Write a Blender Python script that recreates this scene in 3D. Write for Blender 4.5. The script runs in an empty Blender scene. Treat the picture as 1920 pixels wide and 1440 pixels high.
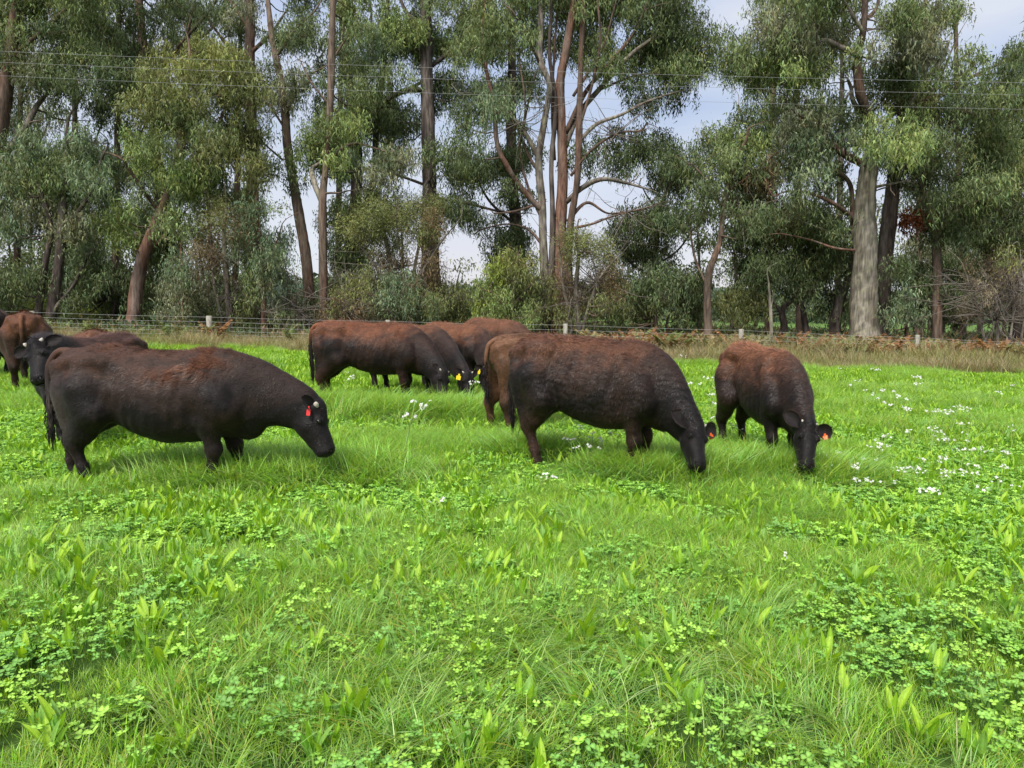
import bpy, math, random
import numpy as np
from mathutils import Vector, Matrix

# ------------------------------------------------------------------ camera, sky, sun, exposure
scene = bpy.context.scene
C = scene.collection
R = math.radians
rng = np.random.default_rng(7)
random.seed(7)

F_PX = 1386.0            # focal length in pixels of the 1920 px wide photograph
EYE = 1.65
PITCH = math.atan(140.0 / F_PX)

cam_data = bpy.data.cameras.new("camera")
cam_data.sensor_width = 36.0
cam_data.lens = 36.0 * F_PX / 1920.0
cam_data.clip_start = 0.05
cam_data.clip_end = 4000.0
cam = bpy.data.objects.new("camera", cam_data)
cam.location = (0, 0, EYE)
cam.rotation_euler = (math.pi / 2 - PITCH, 0, 0)
C.objects.link(cam)
scene.camera = cam

SUN_EL, SUN_AZ = 52.0, 205.0      # azimuth the light comes from, clockwise from +Y
world = bpy.data.worlds.new("World")
scene.world = world
world.use_nodes = True
nt = world.node_tree
nt.nodes.clear()
N = nt.nodes.new
out = N("ShaderNodeOutputWorld")
sky = N("ShaderNodeTexSky"); sky.sky_type = 'NISHITA'; sky.sun_disc = False
sky.sun_elevation = R(SUN_EL); sky.sun_rotation = R(SUN_AZ)
sky.air_density = 1.0; sky.dust_density = 1.5
bg1 = N("ShaderNodeBackground"); bg1.inputs['Strength'].default_value = 0.085
nt.links.new(sky.outputs[0], bg1.inputs['Color'])
# thin broken cloud layer: colour runs from a pale warm horizon to lavender blue higher up
tc = N("ShaderNodeTexCoord")
sep = N("ShaderNodeSeparateXYZ"); nt.links.new(tc.outputs['Generated'], sep.inputs[0])
ramp = N("ShaderNodeValToRGB"); nt.links.new(sep.outputs['Z'], ramp.inputs[0])
cr = ramp.color_ramp
cr.elements[0].position = 0.0; cr.elements[0].color = (0.87, 0.83, 0.85, 1)
cr.elements[1].position = 1.0; cr.elements[1].color = (0.95, 1.02, 1.15, 1)
e = cr.elements.new(0.10); e.color = (0.78, 0.79, 0.90, 1)
e = cr.elements.new(0.22); e.color = (0.52, 0.625, 0.84, 1)
e = cr.elements.new(0.45); e.color = (0.60, 0.70, 0.95, 1)
mp = N("ShaderNodeMapping"); mp.inputs['Scale'].default_value = (1.6, 1.6, 5.0)
nt.links.new(tc.outputs['Generated'], mp.inputs[0])
nz = N("ShaderNodeTexNoise"); nz.inputs['Scale'].default_value = 1.7; nz.inputs['Detail'].default_value = 6
nt.links.new(mp.outputs[0], nz.inputs['Vector'])
r2 = N("ShaderNodeMapRange"); r2.inputs['From Min'].default_value = 0.38; r2.inputs['From Max'].default_value = 0.66
nt.links.new(nz.outputs['Fac'], r2.inputs['Value'])
mixc = N("ShaderNodeMix"); mixc.data_type = 'RGBA'
nt.links.new(r2.outputs[0], mixc.inputs['Factor'])
nt.links.new(ramp.outputs[0], mixc.inputs['A'])
mixc.inputs['B'].default_value = (0.82, 0.855, 0.94, 1)
bg2 = N("ShaderNodeBackground"); bg2.inputs['Strength'].default_value = 0.70
nt.links.new(mixc.outputs['Result'], bg2.inputs['Color'])
mx = N("ShaderNodeMixShader"); mx.inputs[0].default_value = 0.82
nt.links.new(bg1.outputs[0], mx.inputs[1]); nt.links.new(bg2.outputs[0], mx.inputs[2])
nt.links.new(mx.outputs[0], out.inputs['Surface'])

sd = bpy.data.lights.new("sun", 'SUN'); sd.energy = 3.6; sd.angle = R(22); sd.color = (1.0, 0.965, 0.90)
so = bpy.data.objects.new("sun", sd); C.objects.link(so)
_d = Vector((math.sin(R(SUN_AZ)) * math.cos(R(SUN_EL)), math.cos(R(SUN_AZ)) * math.cos(R(SUN_EL)), math.sin(R(SUN_EL))))
so.rotation_euler = _d.to_track_quat('Z', 'Y').to_euler()

scene.view_settings.view_transform = 'Standard'
scene.view_settings.look = 'None'
scene.view_settings.exposure = 0.56
scene.view_settings.gamma = 1.0
scene.view_settings.use_curve_mapping = False
scene.cycles.max_bounces = 6
scene.cycles.diffuse_bounces = 3
scene.cycles.transmission_bounces = 4
scene.cycles.transparent_max_bounces = 8

# ------------------------------------------------------------------ helpers
def lerp(a, b, t): return a + (b - a) * t
def sstep(a, b, x):
    t = np.clip((np.asarray(x, float) - a) / (b - a), 0, 1); return t * t * (3 - 2 * t)
def nrm(v):
    v = np.asarray(v, float); n = np.linalg.norm(v, axis=-1, keepdims=True); return v / np.maximum(n, 1e-9)

def _h(ix, iy, iz, s):
    n = (ix.astype(np.int64) * 374761393 + iy.astype(np.int64) * 668265263 + iz.astype(np.int64) * 2147483647 + s * 1274126177) & 0x7fffffff
    n = ((n ^ (n >> 13)) * 1274126177) & 0x7fffffff
    n = (n ^ (n >> 16)) & 0xffff
    return n / 65535.0
def vnoise(p, s=0):
    p = np.asarray(p, float)
    i = np.floor(p).astype(np.int64); f = p - i; f = f * f * (3 - 2 * f)
    r = 0
    for dx in (0, 1):
        wx = f[..., 0] if dx else 1 - f[..., 0]
        for dy in (0, 1):
            wy = f[..., 1] if dy else 1 - f[..., 1]
            for dz in (0, 1):
                wz = f[..., 2] if dz else 1 - f[..., 2]
                r = r + wx * wy * wz * _h(i[..., 0] + dx, i[..., 1] + dy, i[..., 2] + dz, s)
    return r
def fbm(p, s=0, o=3):
    p = np.asarray(p, float); a, r, t = 0.5, 0, 0
    for k in range(o):
        r = r + a * vnoise(p * (2 ** k), s + k * 17); t += a; a *= 0.5
    return r / t
def noise2(x, y, sc, s=0, o=3):
    x = np.asarray(x, float); y = np.asarray(y, float)
    return fbm(np.stack([x * sc, y * sc, np.zeros_like(x) + s * 3.3], -1), s, o)

def gz(x, y):
    """height of the paddock: it falls gently to the right, with low swells"""
    x = np.asarray(x, float); y = np.asarray(y, float)
    z = -0.024 * np.clip(x, -60, 60) + 0.05 * (noise2(x, y, 0.45, 3, 2) - 0.5)
    return z
def gzs(x, y): return float(gz(np.array([x]), np.array([y]))[0])

_cp, _sp = math.cos(PITCH), math.sin(PITCH)
def P(px, py, D):
    """point of the place at ground distance D that stands at this pixel of the photograph"""
    xc = (px - 960) / F_PX; yc = (720 - py) / F_PX
    d = np.array([xc, _cp + yc * _sp, -_sp + yc * _cp])
    d = d * (D / d[1]); d[2] += EYE
    return d
def X(px, D): return P(px, 580, D)[0]

def make_mesh(name, V, faces, cols=None, smooth=True, uvs=None):
    if not isinstance(faces, (list, tuple)): faces = [faces]
    faces = [np.asarray(f, np.int32) for f in faces if len(f)]
    me = bpy.data.meshes.new(name)
    V = np.asarray(V, np.float32)
    me.vertices.add(len(V)); me.vertices.foreach_set('co', V.ravel())
    idx = np.concatenate([f.ravel() for f in faces]); me.loops.add(len(idx)); me.loops.foreach_set('vertex_index', idx)
    tot = np.concatenate([np.full(len(f), f.shape[1], np.int32) for f in faces])
    st = np.concatenate([[0], np.cumsum(tot)[:-1]]).astype(np.int32)
    me.polygons.add(len(tot)); me.polygons.foreach_set('loop_start', st)
    me.polygons.foreach_set('use_smooth', np.full(len(tot), smooth, bool))
    if cols is not None:
        a = me.color_attributes.new('Col', 'FLOAT_COLOR', 'POINT')
        c = np.ones((len(V), 4), np.float32); c[:, :3] = np.broadcast_to(cols, (len(V), 3))
        a.data.foreach_set('color', c.ravel())
    me.update(calc_edges=True)
    return me
def obj(name, me, mat=None, parent=None, loc=None):
    o = bpy.data.objects.new(name, me); C.objects.link(o)
    if mat is not None and me is not None and len(me.materials) == 0: me.materials.append(mat)
    if parent is not None: o.parent = parent
    if loc is not None: o.location = loc
    return o
def empty(name, loc=(0, 0, 0), rz=0.0, sc=1.0):
    o = bpy.data.objects.new(name, None); C.objects.link(o); o.location = loc; o.rotation_euler = (0, 0, rz); o.scale = (sc, sc, sc)
    o.empty_display_size = 0.2
    return o
def tag(o, label=None, cat=None, group=None, kind=None):
    if label: o['label'] = label
    if cat: o['category'] = cat
    if group: o['group'] = group
    if kind: o['kind'] = kind
    return o

class Acc:
    """collects numpy pieces into one mesh"""
    def __init__(s): s.V = []; s.F = {}; s.c = []; s.n = 0
    def add(s, V, F, col=(0.5, 0.5, 0.5)):
        V = np.asarray(V, float).reshape(-1, 3)
        if not isinstance(F, (list, tuple)): F = [F]
        for f in F:
            f = np.asarray(f)
            if len(f): s.F.setdefault(f.shape[1], []).append(f + s.n)
        s.V.append(V); s.c.append(np.broadcast_to(np.asarray(col, float), (len(V), 3))); s.n += len(V)
    def mesh(s, name, smooth=True):
        return make_mesh(name, np.concatenate(s.V), [np.concatenate(v) for v in s.F.values()], np.concatenate(s.c), smooth)

def catmull(pts, n):
    """smooth resample of a polyline of rows (any columns)"""
    p = np.asarray(pts, float)
    if len(p) == 2: return p[0] + (p[1] - p[0]) * np.linspace(0, 1, n)[:, None]
    q = np.vstack([2 * p[0] - p[1], p, 2 * p[-1] - p[-2]])
    t = np.linspace(0, len(p) - 1 - 1e-6, n); i = t.astype(int); f = (t - i)[:, None]
    a, b, c, d = q[i], q[i + 1], q[i + 2], q[i + 3]
    return 0.5 * ((2 * b) + (c - a) * f + (2 * a - 5 * b + 4 * c - d) * f ** 2 + (3 * b - a - 3 * c + d) * f ** 3)

def tube(pts, rad, sides=6, cap=True):
    p = np.asarray(pts, float); n = len(p); rad = np.broadcast_to(np.asarray(rad, float), (n,))
    t = nrm(np.gradient(p, axis=0))
    ref = np.array([0, 0, 1.0]) if abs(t[0][2]) < 0.9 else np.array([1.0, 0, 0])
    u = nrm(np.cross(t[0], ref)); U = [u]
    for k in range(1, n):
        u = nrm(u - t[k] * np.dot(u, t[k])); U.append(u)
    U = np.array(U); W = np.cross(t, U)
    a = np.linspace(0, 2 * np.pi, sides, endpoint=False)
    V = p[:, None] + rad[:, None, None] * (np.cos(a)[None, :, None] * U[:, None] + np.sin(a)[None, :, None] * W[:, None])
    i = np.arange(n - 1)[:, None] * sides; j = np.arange(sides)[None]; j2 = (j + 1) % sides
    Fq = np.stack([i + j, i + j2, i + sides + j2, i + sides + j], -1).reshape(-1, 4)
    F = [Fq]
    if cap:
        F.append(np.arange(sides)[None, ::-1]); F.append((np.arange(sides) + (n - 1) * sides)[None])
    return V.reshape(-1, 3), F

def nodes_mat(name):
    m = bpy.data.materials.new(name); m.use_nodes = True; t = m.node_tree; t.nodes.clear()
    o = t.nodes.new("ShaderNodeOutputMaterial")
    return m, t, o
def mat_attr(name, rough=0.6, trans=0.0, spec=0.3, noise=0.0, nscale=8.0, bump=0.0, bscale=40.0, sheen=0.0, tint=True, stretch=None, tcol=1.35):
    """surface that takes its colour from the mesh's Col attribute with optional grain"""
    m, t, o = nodes_mat(name); L = t.links.new
    a = t.nodes.new("ShaderNodeAttribute"); a.attribute_name = 'Col'
    col = a.outputs['Color']
    tcn = None
    if noise or bump:
        tcn = t.nodes.new("ShaderNodeTexCoord"); src = tcn.outputs['Object']
        if stretch:
            mm = t.nodes.new("ShaderNodeMapping"); mm.inputs['Scale'].default_value = stretch; L(src, mm.inputs[0]); src = mm.outputs[0]
    if noise:
        n = t.nodes.new("ShaderNodeTexNoise"); n.inputs['Scale'].default_value = nscale; n.inputs['Detail'].default_value = 5
        L(src, n.inputs['Vector'])
        mr = t.nodes.new("ShaderNodeMapRange"); mr.inputs['From Min'].default_value = 0.3; mr.inputs['From Max'].default_value = 0.7
        mr.inputs['To Min'].default_value = 1 - noise; mr.inputs['To Max'].default_value = 1 + noise
        L(n.outputs['Fac'], mr.inputs['Value'])
        v = t.nodes.new("ShaderNodeVectorMath"); v.operation = 'SCALE'; L(col, v.inputs[0]); L(mr.outputs[0], v.inputs['Scale']); col = v.outputs[0]
    b = t.nodes.new("ShaderNodeBsdfPrincipled")
    L(col, b.inputs['Base Color']); b.inputs['Roughness'].default_value = rough; b.inputs['Specular IOR Level'].default_value = spec
    if sheen:
        b.inputs['Sheen Weight'].default_value = sheen; b.inputs['Sheen Roughness'].default_value = 0.4
    if bump:
        n2 = t.nodes.new("ShaderNodeTexNoise"); n2.inputs['Scale'].default_value = bscale; n2.inputs['Detail'].default_value = 6
        L(src, n2.inputs['Vector'])
        bp = t.nodes.new("ShaderNodeBump"); bp.inputs['Strength'].default_value = bump; bp.inputs['Distance'].default_value = 0.02
        L(n2.outputs['Fac'], bp.inputs['Height']); L(bp.outputs[0], b.inputs['Normal'])
    if trans:
        tr = t.nodes.new("ShaderNodeBsdfTranslucent")
        v = t.nodes.new("ShaderNodeVectorMath"); v.operation = 'MULTIPLY'; L(col, v.inputs[0]); v.inputs[1].default_value = (tcol * 1.15, tcol * 1.1, tcol * 0.45)
        L(v.outputs[0], tr.inputs['Color'])
        mxn = t.nodes.new("ShaderNodeMixShader"); mxn.inputs[0].default_value = trans
        L(b.outputs[0], mxn.inputs[1]); L(tr.outputs[0], mxn.inputs[2]); L(mxn.outputs[0], o.inputs['Surface'])
    else:
        L(b.outputs[0], o.inputs['Surface'])
    return m
def mat_flat(name, col, rough=0.5, spec=0.4):
    m, t, o = nodes_mat(name)
    n = t.nodes.new("ShaderNodeTexNoise"); n.inputs['Scale'].default_value = 30
    r = t.nodes.new("ShaderNodeMapRange"); r.inputs['To Min'].default_value = 0.85; r.inputs['To Max'].default_value = 1.15
    t.links.new(n.outputs['Fac'], r.inputs['Value'])
    v = t.nodes.new("ShaderNodeVectorMath"); v.operation = 'SCALE'; v.inputs[0].default_value = col; t.links.new(r.outputs[0], v.inputs['Scale'])
    b = t.nodes.new("ShaderNodeBsdfPrincipled"); t.links.new(v.outputs[0], b.inputs['Base Color'])
    b.inputs['Roughness'].default_value = rough; b.inputs['Specular IOR Level'].default_value = spec
    t.links.new(b.outputs[0], o.inputs['Surface'])
    return m
# ------------------------------------------------------------------ ground sheet
def ground():
    xs = np.concatenate([[-1500, -700, -300, -150], np.linspace(-80, 80, 161), [150, 300, 700, 1500]])
    ys = np.concatenate([[-40, -10], np.linspace(-4, 44, 121), np.linspace(46, 90, 16), [120, 170, 250, 400, 800, 1600]])
    Xg, Yg = np.meshgrid(xs, ys, indexing='ij'); Z = gz(Xg, Yg)
    Z = Z + 0.02 * (noise2(Xg, Yg, 2.1, 9, 2) - .5) * (Yg < 32)
    V = np.stack([Xg, Yg, Z], -1).reshape(-1, 3); ny = len(ys)
    i = np.arange(len(xs) - 1)[:, None] * ny; j = np.arange(ny - 1)[None]
    Fq = np.stack([i + j, i + ny + j, i + ny + j + 1, i + j + 1], -1).reshape(-1, 4)
    f = V[:, 1]
    field = np.array([.045, .085, .016]); litter = np.array([.085, .06, .035]); far = np.array([.10, .17, .04])
    a = sstep(24.0, 25.2, f - 1.0 + 2.6 * sstep(-2, 12, V[:, 0]) + 1.0 * (noise2(V[:, 0], V[:, 1], .5, 4) - .5))[:, None]; b = sstep(48, 58, f)[:, None]
    c = field * (1 - a) + litter * a; c = c * (1 - b) + far * b
    me = make_mesh('ground', V, Fq, c)
    return tag(obj('ground', me, mat_attr('soil', .9, 0, .1, .35, 3.0, .6, 30)), kind='structure')
ground()

M_GRASS = mat_attr('grass_blade', .42, .38, .38, tcol=1.25)
M_BROAD = mat_attr('broad_leaf', .40, .34, .42, noise=.14, nscale=30, bump=.25, bscale=60, stretch=(6, 6, 1), tcol=1.3)
M_CLOVER = mat_attr('clover_leaf', .48, .30, .35, noise=.12, nscale=60)
M_PETAL = mat_attr('petal', .6, .35, .2, tcol=1.0)
M_STEM = mat_attr('stem', .5, .15, .3)

SHEEN_TINT = None
def blade(n, L, W, lean, r_, az=None, spread=.05, segs=4, col=(.09, .19, .03), vary=.35, curl=1.0, base_z=0):
    """n curved tapering blades round the origin, as arrays"""
    az = r_.uniform(0, 2 * np.pi, n) if az is None else az + r_.normal(0, .5, n)
    px = r_.normal(0, spread, n); py = r_.normal(0, spread, n)
    L_ = L * r_.uniform(.55, 1.15, n); W_ = W * r_.uniform(.7, 1.3, n)
    th0 = np.abs(r_.normal(lean * .35, .18, n)); th1 = th0 + curl * np.abs(r_.normal(lean, .35, n)) + .15
    t = np.linspace(0, 1, segs + 1); V = []; pos = np.stack([px, py, np.full(n, base_z, float)], -1)
    dirh = np.stack([np.cos(az), np.sin(az), np.zeros(n)], -1); tw = r_.normal(0, .5, n)
    side = np.stack([-np.sin(az + tw), np.cos(az + tw), np.zeros(n)], -1)
    for k in range(segs + 1):
        w = W_ * (1 - t[k] ** 1.6) * (.75 + .5 * min(1, t[k] * 3))
        if k == segs: V.append(pos[:, None])
        else: V.append(np.stack([pos - side * w[:, None] / 2, pos + side * w[:, None] / 2], 1))
        th = th0 + (th1 - th0) * (t[k] + .5 / segs)
        pos = pos + (dirh * np.sin(th)[:, None] + np.array([0, 0, 1.]) * np.cos(th)[:, None]) * (L_ / segs)[:, None]
    V = np.concatenate(V, 1); m = 2 * segs + 1; b = np.arange(n)[:, None] * m
    Q = np.concatenate([b + np.array([2 * k, 2 * k + 1, 2 * k + 3, 2 * k + 2]) for k in range(segs - 1)])
    T = b + np.array([2 * segs - 2, 2 * segs - 1, 2 * segs])
    c = np.array(col) * r_.uniform(1 - vary, 1 + vary, (n, 1)) * (1 + r_.normal(0, .12, (n, 3)))
    return V.reshape(-1, 3), [Q, T], np.repeat(np.clip(c, 0.004, 1), m, 0)

def lance(L, W, lean, r_, curl=.5, nu=7, fold=.35, wav=.0):
    """one broad ribbed lance-shaped leaf rising from the origin, leaning along +x"""
    u = np.linspace(0, 1, nu); w = W * np.interp(u, [0, .12, .3, .55, .78, .93, 1], [.10, .22, .62, 1.0, .82, .36, .02])
    th = lean + curl * u; dx = np.sin(th); dz = np.cos(th)
    x = np.concatenate([[0], np.cumsum(dx[:-1])]) * L / (nu - 1); z = np.concatenate([[0], np.cumsum(dz[:-1])]) * L / (nu - 1)
    v = np.array([-1, -.5, 0, .5, 1])
    V = np.zeros((nu, 5, 3)); nx, nz_ = -np.cos(th), np.sin(th)
    V[:, :, 1] = w[:, None] / 2 * v
    up = fold * (np.abs(v)[None] * w[:, None] / 2) + wav * W * np.sin(u[:, None] * 9 + v * 2) * np.abs(v) - .02 * W * (np.abs(v) == .5)
    V[:, :, 0] = x[:, None] + nx[:, None] * up; V[:, :, 2] = z[:, None] + nz_[:, None] * up
    i = np.arange(nu - 1)[:, None] * 5; j = np.arange(4)[None]
    return V.reshape(-1, 3), np.stack([i + j, i + j + 1, i + 6 + j, i + 5 + j], -1).reshape(-1, 4)

def rotz(V, a, tilt=0):
    c, s = math.cos(a), math.sin(a); V = np.asarray(V)
    return np.stack([V[:, 0] * c - V[:, 1] * s, V[:, 0] * s + V[:, 1] * c, V[:, 2]], -1)

def trefoil(A, p, r, nvec, a0, col):
    """a clover leaf: three round leaflets with a pale chevron"""
    n = nrm(nvec); u = nrm(np.cross(n, [math.cos(a0), math.sin(a0), .1])); w = np.cross(n, u)
    for k in range(3):
        a = a0 + k * 2.094; d = u * math.cos(a) + w * math.sin(a); s = np.cross(n, d)
        pr = [(0, 0), (.35, .38), (.78, .50), (1.0, .26), (.94, 0), (1.0, -.26), (.78, -.50), (.35, -.38)]
        V = np.array([p + d * x * r + s * y * r + n * (abs(y) * .28 + .10 * x) * r for x, y in pr] + [p + d * r * .55 + n * .02 * r])
        cc = np.tile(col, (9, 1)); cc[8] = np.array(col) * 1.7 + .03; cc[0] = np.array(col) * 1.2
        A.add(V, np.array([(8, 0, 1), (8, 1, 2), (8, 2, 3), (8, 3, 4), (8, 4, 5), (8, 5, 6), (8, 6, 7), (8, 7, 0)]), cc)

def proto(name, me, mat):
    o = bpy.data.objects.new(name, me); me.materials.append(mat); return o

def scatter(name, protos, pts, rz, sc, idx, kind='stuff', tilt=None):
    """one object whose nodes stand the given small clumps on the given points"""
    coll = bpy.data.collections.new(name + '_clumps')
    for k, p in enumerate(protos): p.name = '%s_clump_%02d' % (name, k); coll.objects.link(p)
    me = bpy.data.meshes.new(name); n = len(pts)
    me.vertices.add(n); me.vertices.foreach_set('co', np.asarray(pts, np.float32).ravel())
    rot = np.zeros((n, 3), np.float32); rot[:, 2] = rz
    if tilt is not None: rot[:, :2] = tilt
    a = me.attributes.new('rot', 'FLOAT_VECTOR', 'POINT'); a.data.foreach_set('vector', rot.ravel())
    a = me.attributes.new('siz', 'FLOAT_VECTOR', 'POINT'); s3 = np.asarray(sc, np.float32); s3 = np.repeat(s3[:, None], 3, 1) if s3.ndim == 1 else s3; a.data.foreach_set('vector', s3.astype(np.float32).ravel())
    a = me.attributes.new('pick', 'INT', 'POINT'); a.data.foreach_set('value', np.asarray(idx, np.int32))
    o = bpy.data.objects.new(name, me); C.objects.link(o); me.materials.append(protos[0].data.materials[0])
    ng = bpy.data.node_groups.new(name, 'GeometryNodeTree')
    ng.interface.new_socket('Geometry', in_out='INPUT', socket_type='NodeSocketGeometry'); ng.interface.new_socket('Geometry', in_out='OUTPUT', socket_type='NodeSocketGeometry')
    A = ng.nodes.new; gi = A('NodeGroupInput'); go = A('NodeGroupOutput'); ip = A('GeometryNodeInstanceOnPoints'); ci = A('GeometryNodeCollectionInfo')
    ci.inputs['Collection'].default_value = coll; ci.inputs['Separate Children'].default_value = True; ci.inputs['Reset Children'].default_value = True
    ip.inputs['Pick Instance'].default_value = True
    def at(nm, ty):
        q = A('GeometryNodeInputNamedAttribute'); q.data_type = ty; q.inputs['Name'].default_value = nm; return q.outputs['Attribute']
    L = ng.links.new
    L(gi.outputs[0], ip.inputs['Points']); L(ci.outputs[0], ip.inputs['Instance'])
    L(at('pick', 'INT'), ip.inputs['Instance Index']); L(at('siz', 'FLOAT_VECTOR'), ip.inputs['Scale'])
    e = A('FunctionNodeEulerToRotation'); L(at('rot', 'FLOAT_VECTOR'), e.inputs[0]); L(e.outputs[0], ip.inputs['Rotation'])
    L(ip.outputs[0], go.inputs[0])
    md = o.modifiers.new('clumps', 'NODES'); md.node_group = ng
    return tag(o, kind=kind)

def fan_points(n, y0, y1, r_, power=1.0, margin=1.25, extra=1.5):
    """points spread evenly over the part of the paddock in view between two distances, and some way to both sides"""
    y = y0 + (y1 - y0) * np.sqrt(r_.random(n)) if power == 1.0 else y0 + (y1 - y0) * r_.random(n) ** power
    hw = y * 0.693 * margin + extra
    x = r_.uniform(-1, 1, n) * hw
    return x, y

# albedos of the sward
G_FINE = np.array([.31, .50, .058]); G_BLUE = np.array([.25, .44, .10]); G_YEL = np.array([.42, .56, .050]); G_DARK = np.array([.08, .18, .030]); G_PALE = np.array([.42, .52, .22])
def field_line(x):      # where the sown grass stops, short of the fence
    return 25.6 - 2.6 * sstep(-2, 12, x) + .4 * (noise2(x, x * 0, .35, 21, 2) - .5) * 2

gr = np.random.default_rng(42)
protosG = []
for k in range(16):
    A = Acc(); kind = k % 4
    col = [G_FINE, G_FINE * .85 + G_YEL * .2, G_BLUE, G_FINE * .8][kind]
    L, lean = [(.19, .75), (.15, .5), (.22, 1.0), (.25, 1.25)][kind]
    az = gr.uniform(0, 6.28) if kind in (2, 3) else None
    A.add(*blade(34, L, .0046, lean, gr, az, .036, 4, col, .42))
    A.add(*blade(5, L * 1.1, .0040, lean * 1.2, gr, az, .04, 5, G_PALE, .2))
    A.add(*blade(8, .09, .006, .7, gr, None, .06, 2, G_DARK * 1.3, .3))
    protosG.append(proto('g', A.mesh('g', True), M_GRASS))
def density(x, y): return noise2(x, y, .95, 31, 3), noise2(x, y, 1.7, 57, 3), noise2(x, y, .16, 83, 2)

TALL = [(1322, 903, .18, .1), (1516, 903, .18, .1), (380, 915, .22, .14), (450, 918, .25, .14), (1190, 900, .2, .12), (1225, 898, .2, .12), (1300, 898, .22, .12), (1500, 900, .2, .12), (1440, 893, .15, .12), (610, 895, .25, .14), (540, 905, .5, .22), (420, 905, .35, .2), (620, 900, .35, .2), (1205, 905, .25, .18), (1310, 905, .3, .2), (1000, 860, .2, .15), (1500, 905, .3, .2), (1400, 885, .2, .15), (780, 790, .6, .25), (610, 775, .5, .2), (860, 785, .4, .2)]
def ground_at(px, py):
    lo, hi = 1.5, 40.0
    for _ in range(40):
        D_ = (lo + hi) / 2; q = P(px, py, D_)
        if q[2] > gzs(q[0], D_): lo = D_
        else: hi = D_
    return q
def grass_band(name, n, y0, y1, smul):
    x, y = fan_points(n, y0, y1, gr); tall = np.zeros(n)
    for (tx, ty, wx, wy) in TALL:       # ranker growth left standing round the animals' feet
        q = ground_at(tx, ty)
        if y0 < q[1] < y1:
            m = int(420 * wx * wy / .1); x = np.append(x, q[0] + gr.normal(0, wx, m)); y = np.append(y, q[1] + gr.normal(0, wy, m)); tall = np.append(tall, np.ones(m))
    n = len(x); a, b, c = density(x, y)
    keep = y < field_line(x); keep &= (gr.random(n) < .95 + .9 * sstep(.32, .55, a)) | (tall > 0)
    a = np.where(tall > 0, np.maximum(a, .62), a)
    x, y, a, b, c, tall = [q[keep] for q in (x, y, a, b, c, tall)]; m = len(x)
    kind = np.where(a + gr.normal(0, .07, m) > .56, np.where(gr.random(m) < .55, 3, 2), np.where(b > .5, 1, 0))
    idx = kind + 4 * gr.integers(0, 4, m)
    s = smul * (.60 + .66 * sstep(.38, .64, a)) * (.76 + .24 * sstep(4, 8, y)) * gr.uniform(.75, 1.25, m) * (1 + .5 * tall)
    s3 = np.stack([s * (1 if smul <= 1.15 else smul), s * (1 if smul <= 1.15 else smul), s], -1)
    rzv = np.where(kind >= 2, 6.28 * noise2(x, y, .35, 91, 2) * 1.6, gr.uniform(0, 6.28, m))
    return scatter(name, protosG if name == 'grass' else [proto('g', p.data.copy(), M_GRASS) for p in protosG], np.stack([x, y, gz(x, y) - .01], -1), rzv, s3, idx)
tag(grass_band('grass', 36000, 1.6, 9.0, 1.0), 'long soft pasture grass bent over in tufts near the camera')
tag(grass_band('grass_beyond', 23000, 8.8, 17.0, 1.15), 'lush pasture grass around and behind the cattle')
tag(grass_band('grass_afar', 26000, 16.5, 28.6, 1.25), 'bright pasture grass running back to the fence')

# clover mats
protosC = []
for k in range(8):
    A = Acc(); colb = [np.array([.19, .36, .055]), np.array([.26, .44, .06]), np.array([.15, .31, .06])][k % 3]
    for q in range(34):
        ang = gr.uniform(0, 6.28); rr = .13 * math.sqrt(gr.random()); h = gr.uniform(.06, .13) * (1 - rr * 2); p = np.array([rr * math.cos(ang), rr * math.sin(ang), h])
        tv, tf = tube(np.array([[p[0] * .7, p[1] * .7, 0], p]), .0012, 3, False); A.add(tv, tf, (.10, .2, .05))
        trefoil(A, p, gr.uniform(.011, .020), (gr.normal(0, .28), gr.normal(-.1, .28), 1), gr.uniform(0, 6.28), colb * gr.uniform(.75, 1.35))
    protosC.append(proto('c', A.mesh('c', True), M_CLOVER))
x, y = fan_points(21000, 1.6, 13.0, gr); a, b, c = density(x, y)
keep = (gr.random(len(x)) < .13 + .12 * (y < 5) + .50 * (1 - sstep(.36, .50, a)) * sstep(.35, .5, b)) & (y < field_line(x))
x, y = x[keep], y[keep]; s = gr.uniform(.8, 1.35, len(x))
tag(scatter('clover', protosC, np.stack([x, y, gz(x, y)], -1), gr.uniform(0, 6.28, len(x)), s, gr.integers(0, 8, len(x))), 'low clover with round three part leaves between the grass tufts')

# broad-leaved herb: leaves as their own parts on the plants nearest the camera, the rest as cover
leafM = []
for k in range(10):
    V, Fq = lance([.20, .17, .23, .15, .19][k % 5], [.034, .028, .040, .026, .043][k % 5], .12 + .05 * (k % 3), gr, [.25, .45, .7, .15, .35][k % 5], 8, .4, .0 if k < 7 else .12)
    col = [np.array([.26, .46, .030]), np.array([.20, .40, .035]), np.array([.32, .50, .032]), np.array([.16, .35, .045]), np.array([.24, .43, .09])][k % 5]
    cc = np.tile(col, (len(V), 1)); vv = np.tile(np.arange(5), len(V) // 5); cc[vv == 2] *= 1.25; cc[(vv == 1) | (vv == 3)] *= .93
    me = make_mesh('leaf', V, Fq, cc); me.materials.append(M_BROAD); leafM.append(me)
protosP = []
for k in range(10):
    A = Acc()
    for q in range(gr.integers(7, 13)):
        m = leafM[gr.integers(0, 10)]; V = np.array([v.co[:] for v in m.vertices]) * gr.uniform(.6, 1.15); Fq = np.array([list(p.vertices) for p in m.polygons])
        cc = np.array([d.color[:3] for d in m.color_attributes[0].data]) * gr.uniform(.8, 1.2)
        V = rotz(V, gr.uniform(0, 6.28)); V[:, :2] += gr.normal(0, .02, 2); A.add(V, Fq, cc)
    protosP.append(proto('p', A.mesh('p'), M_BROAD))
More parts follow.
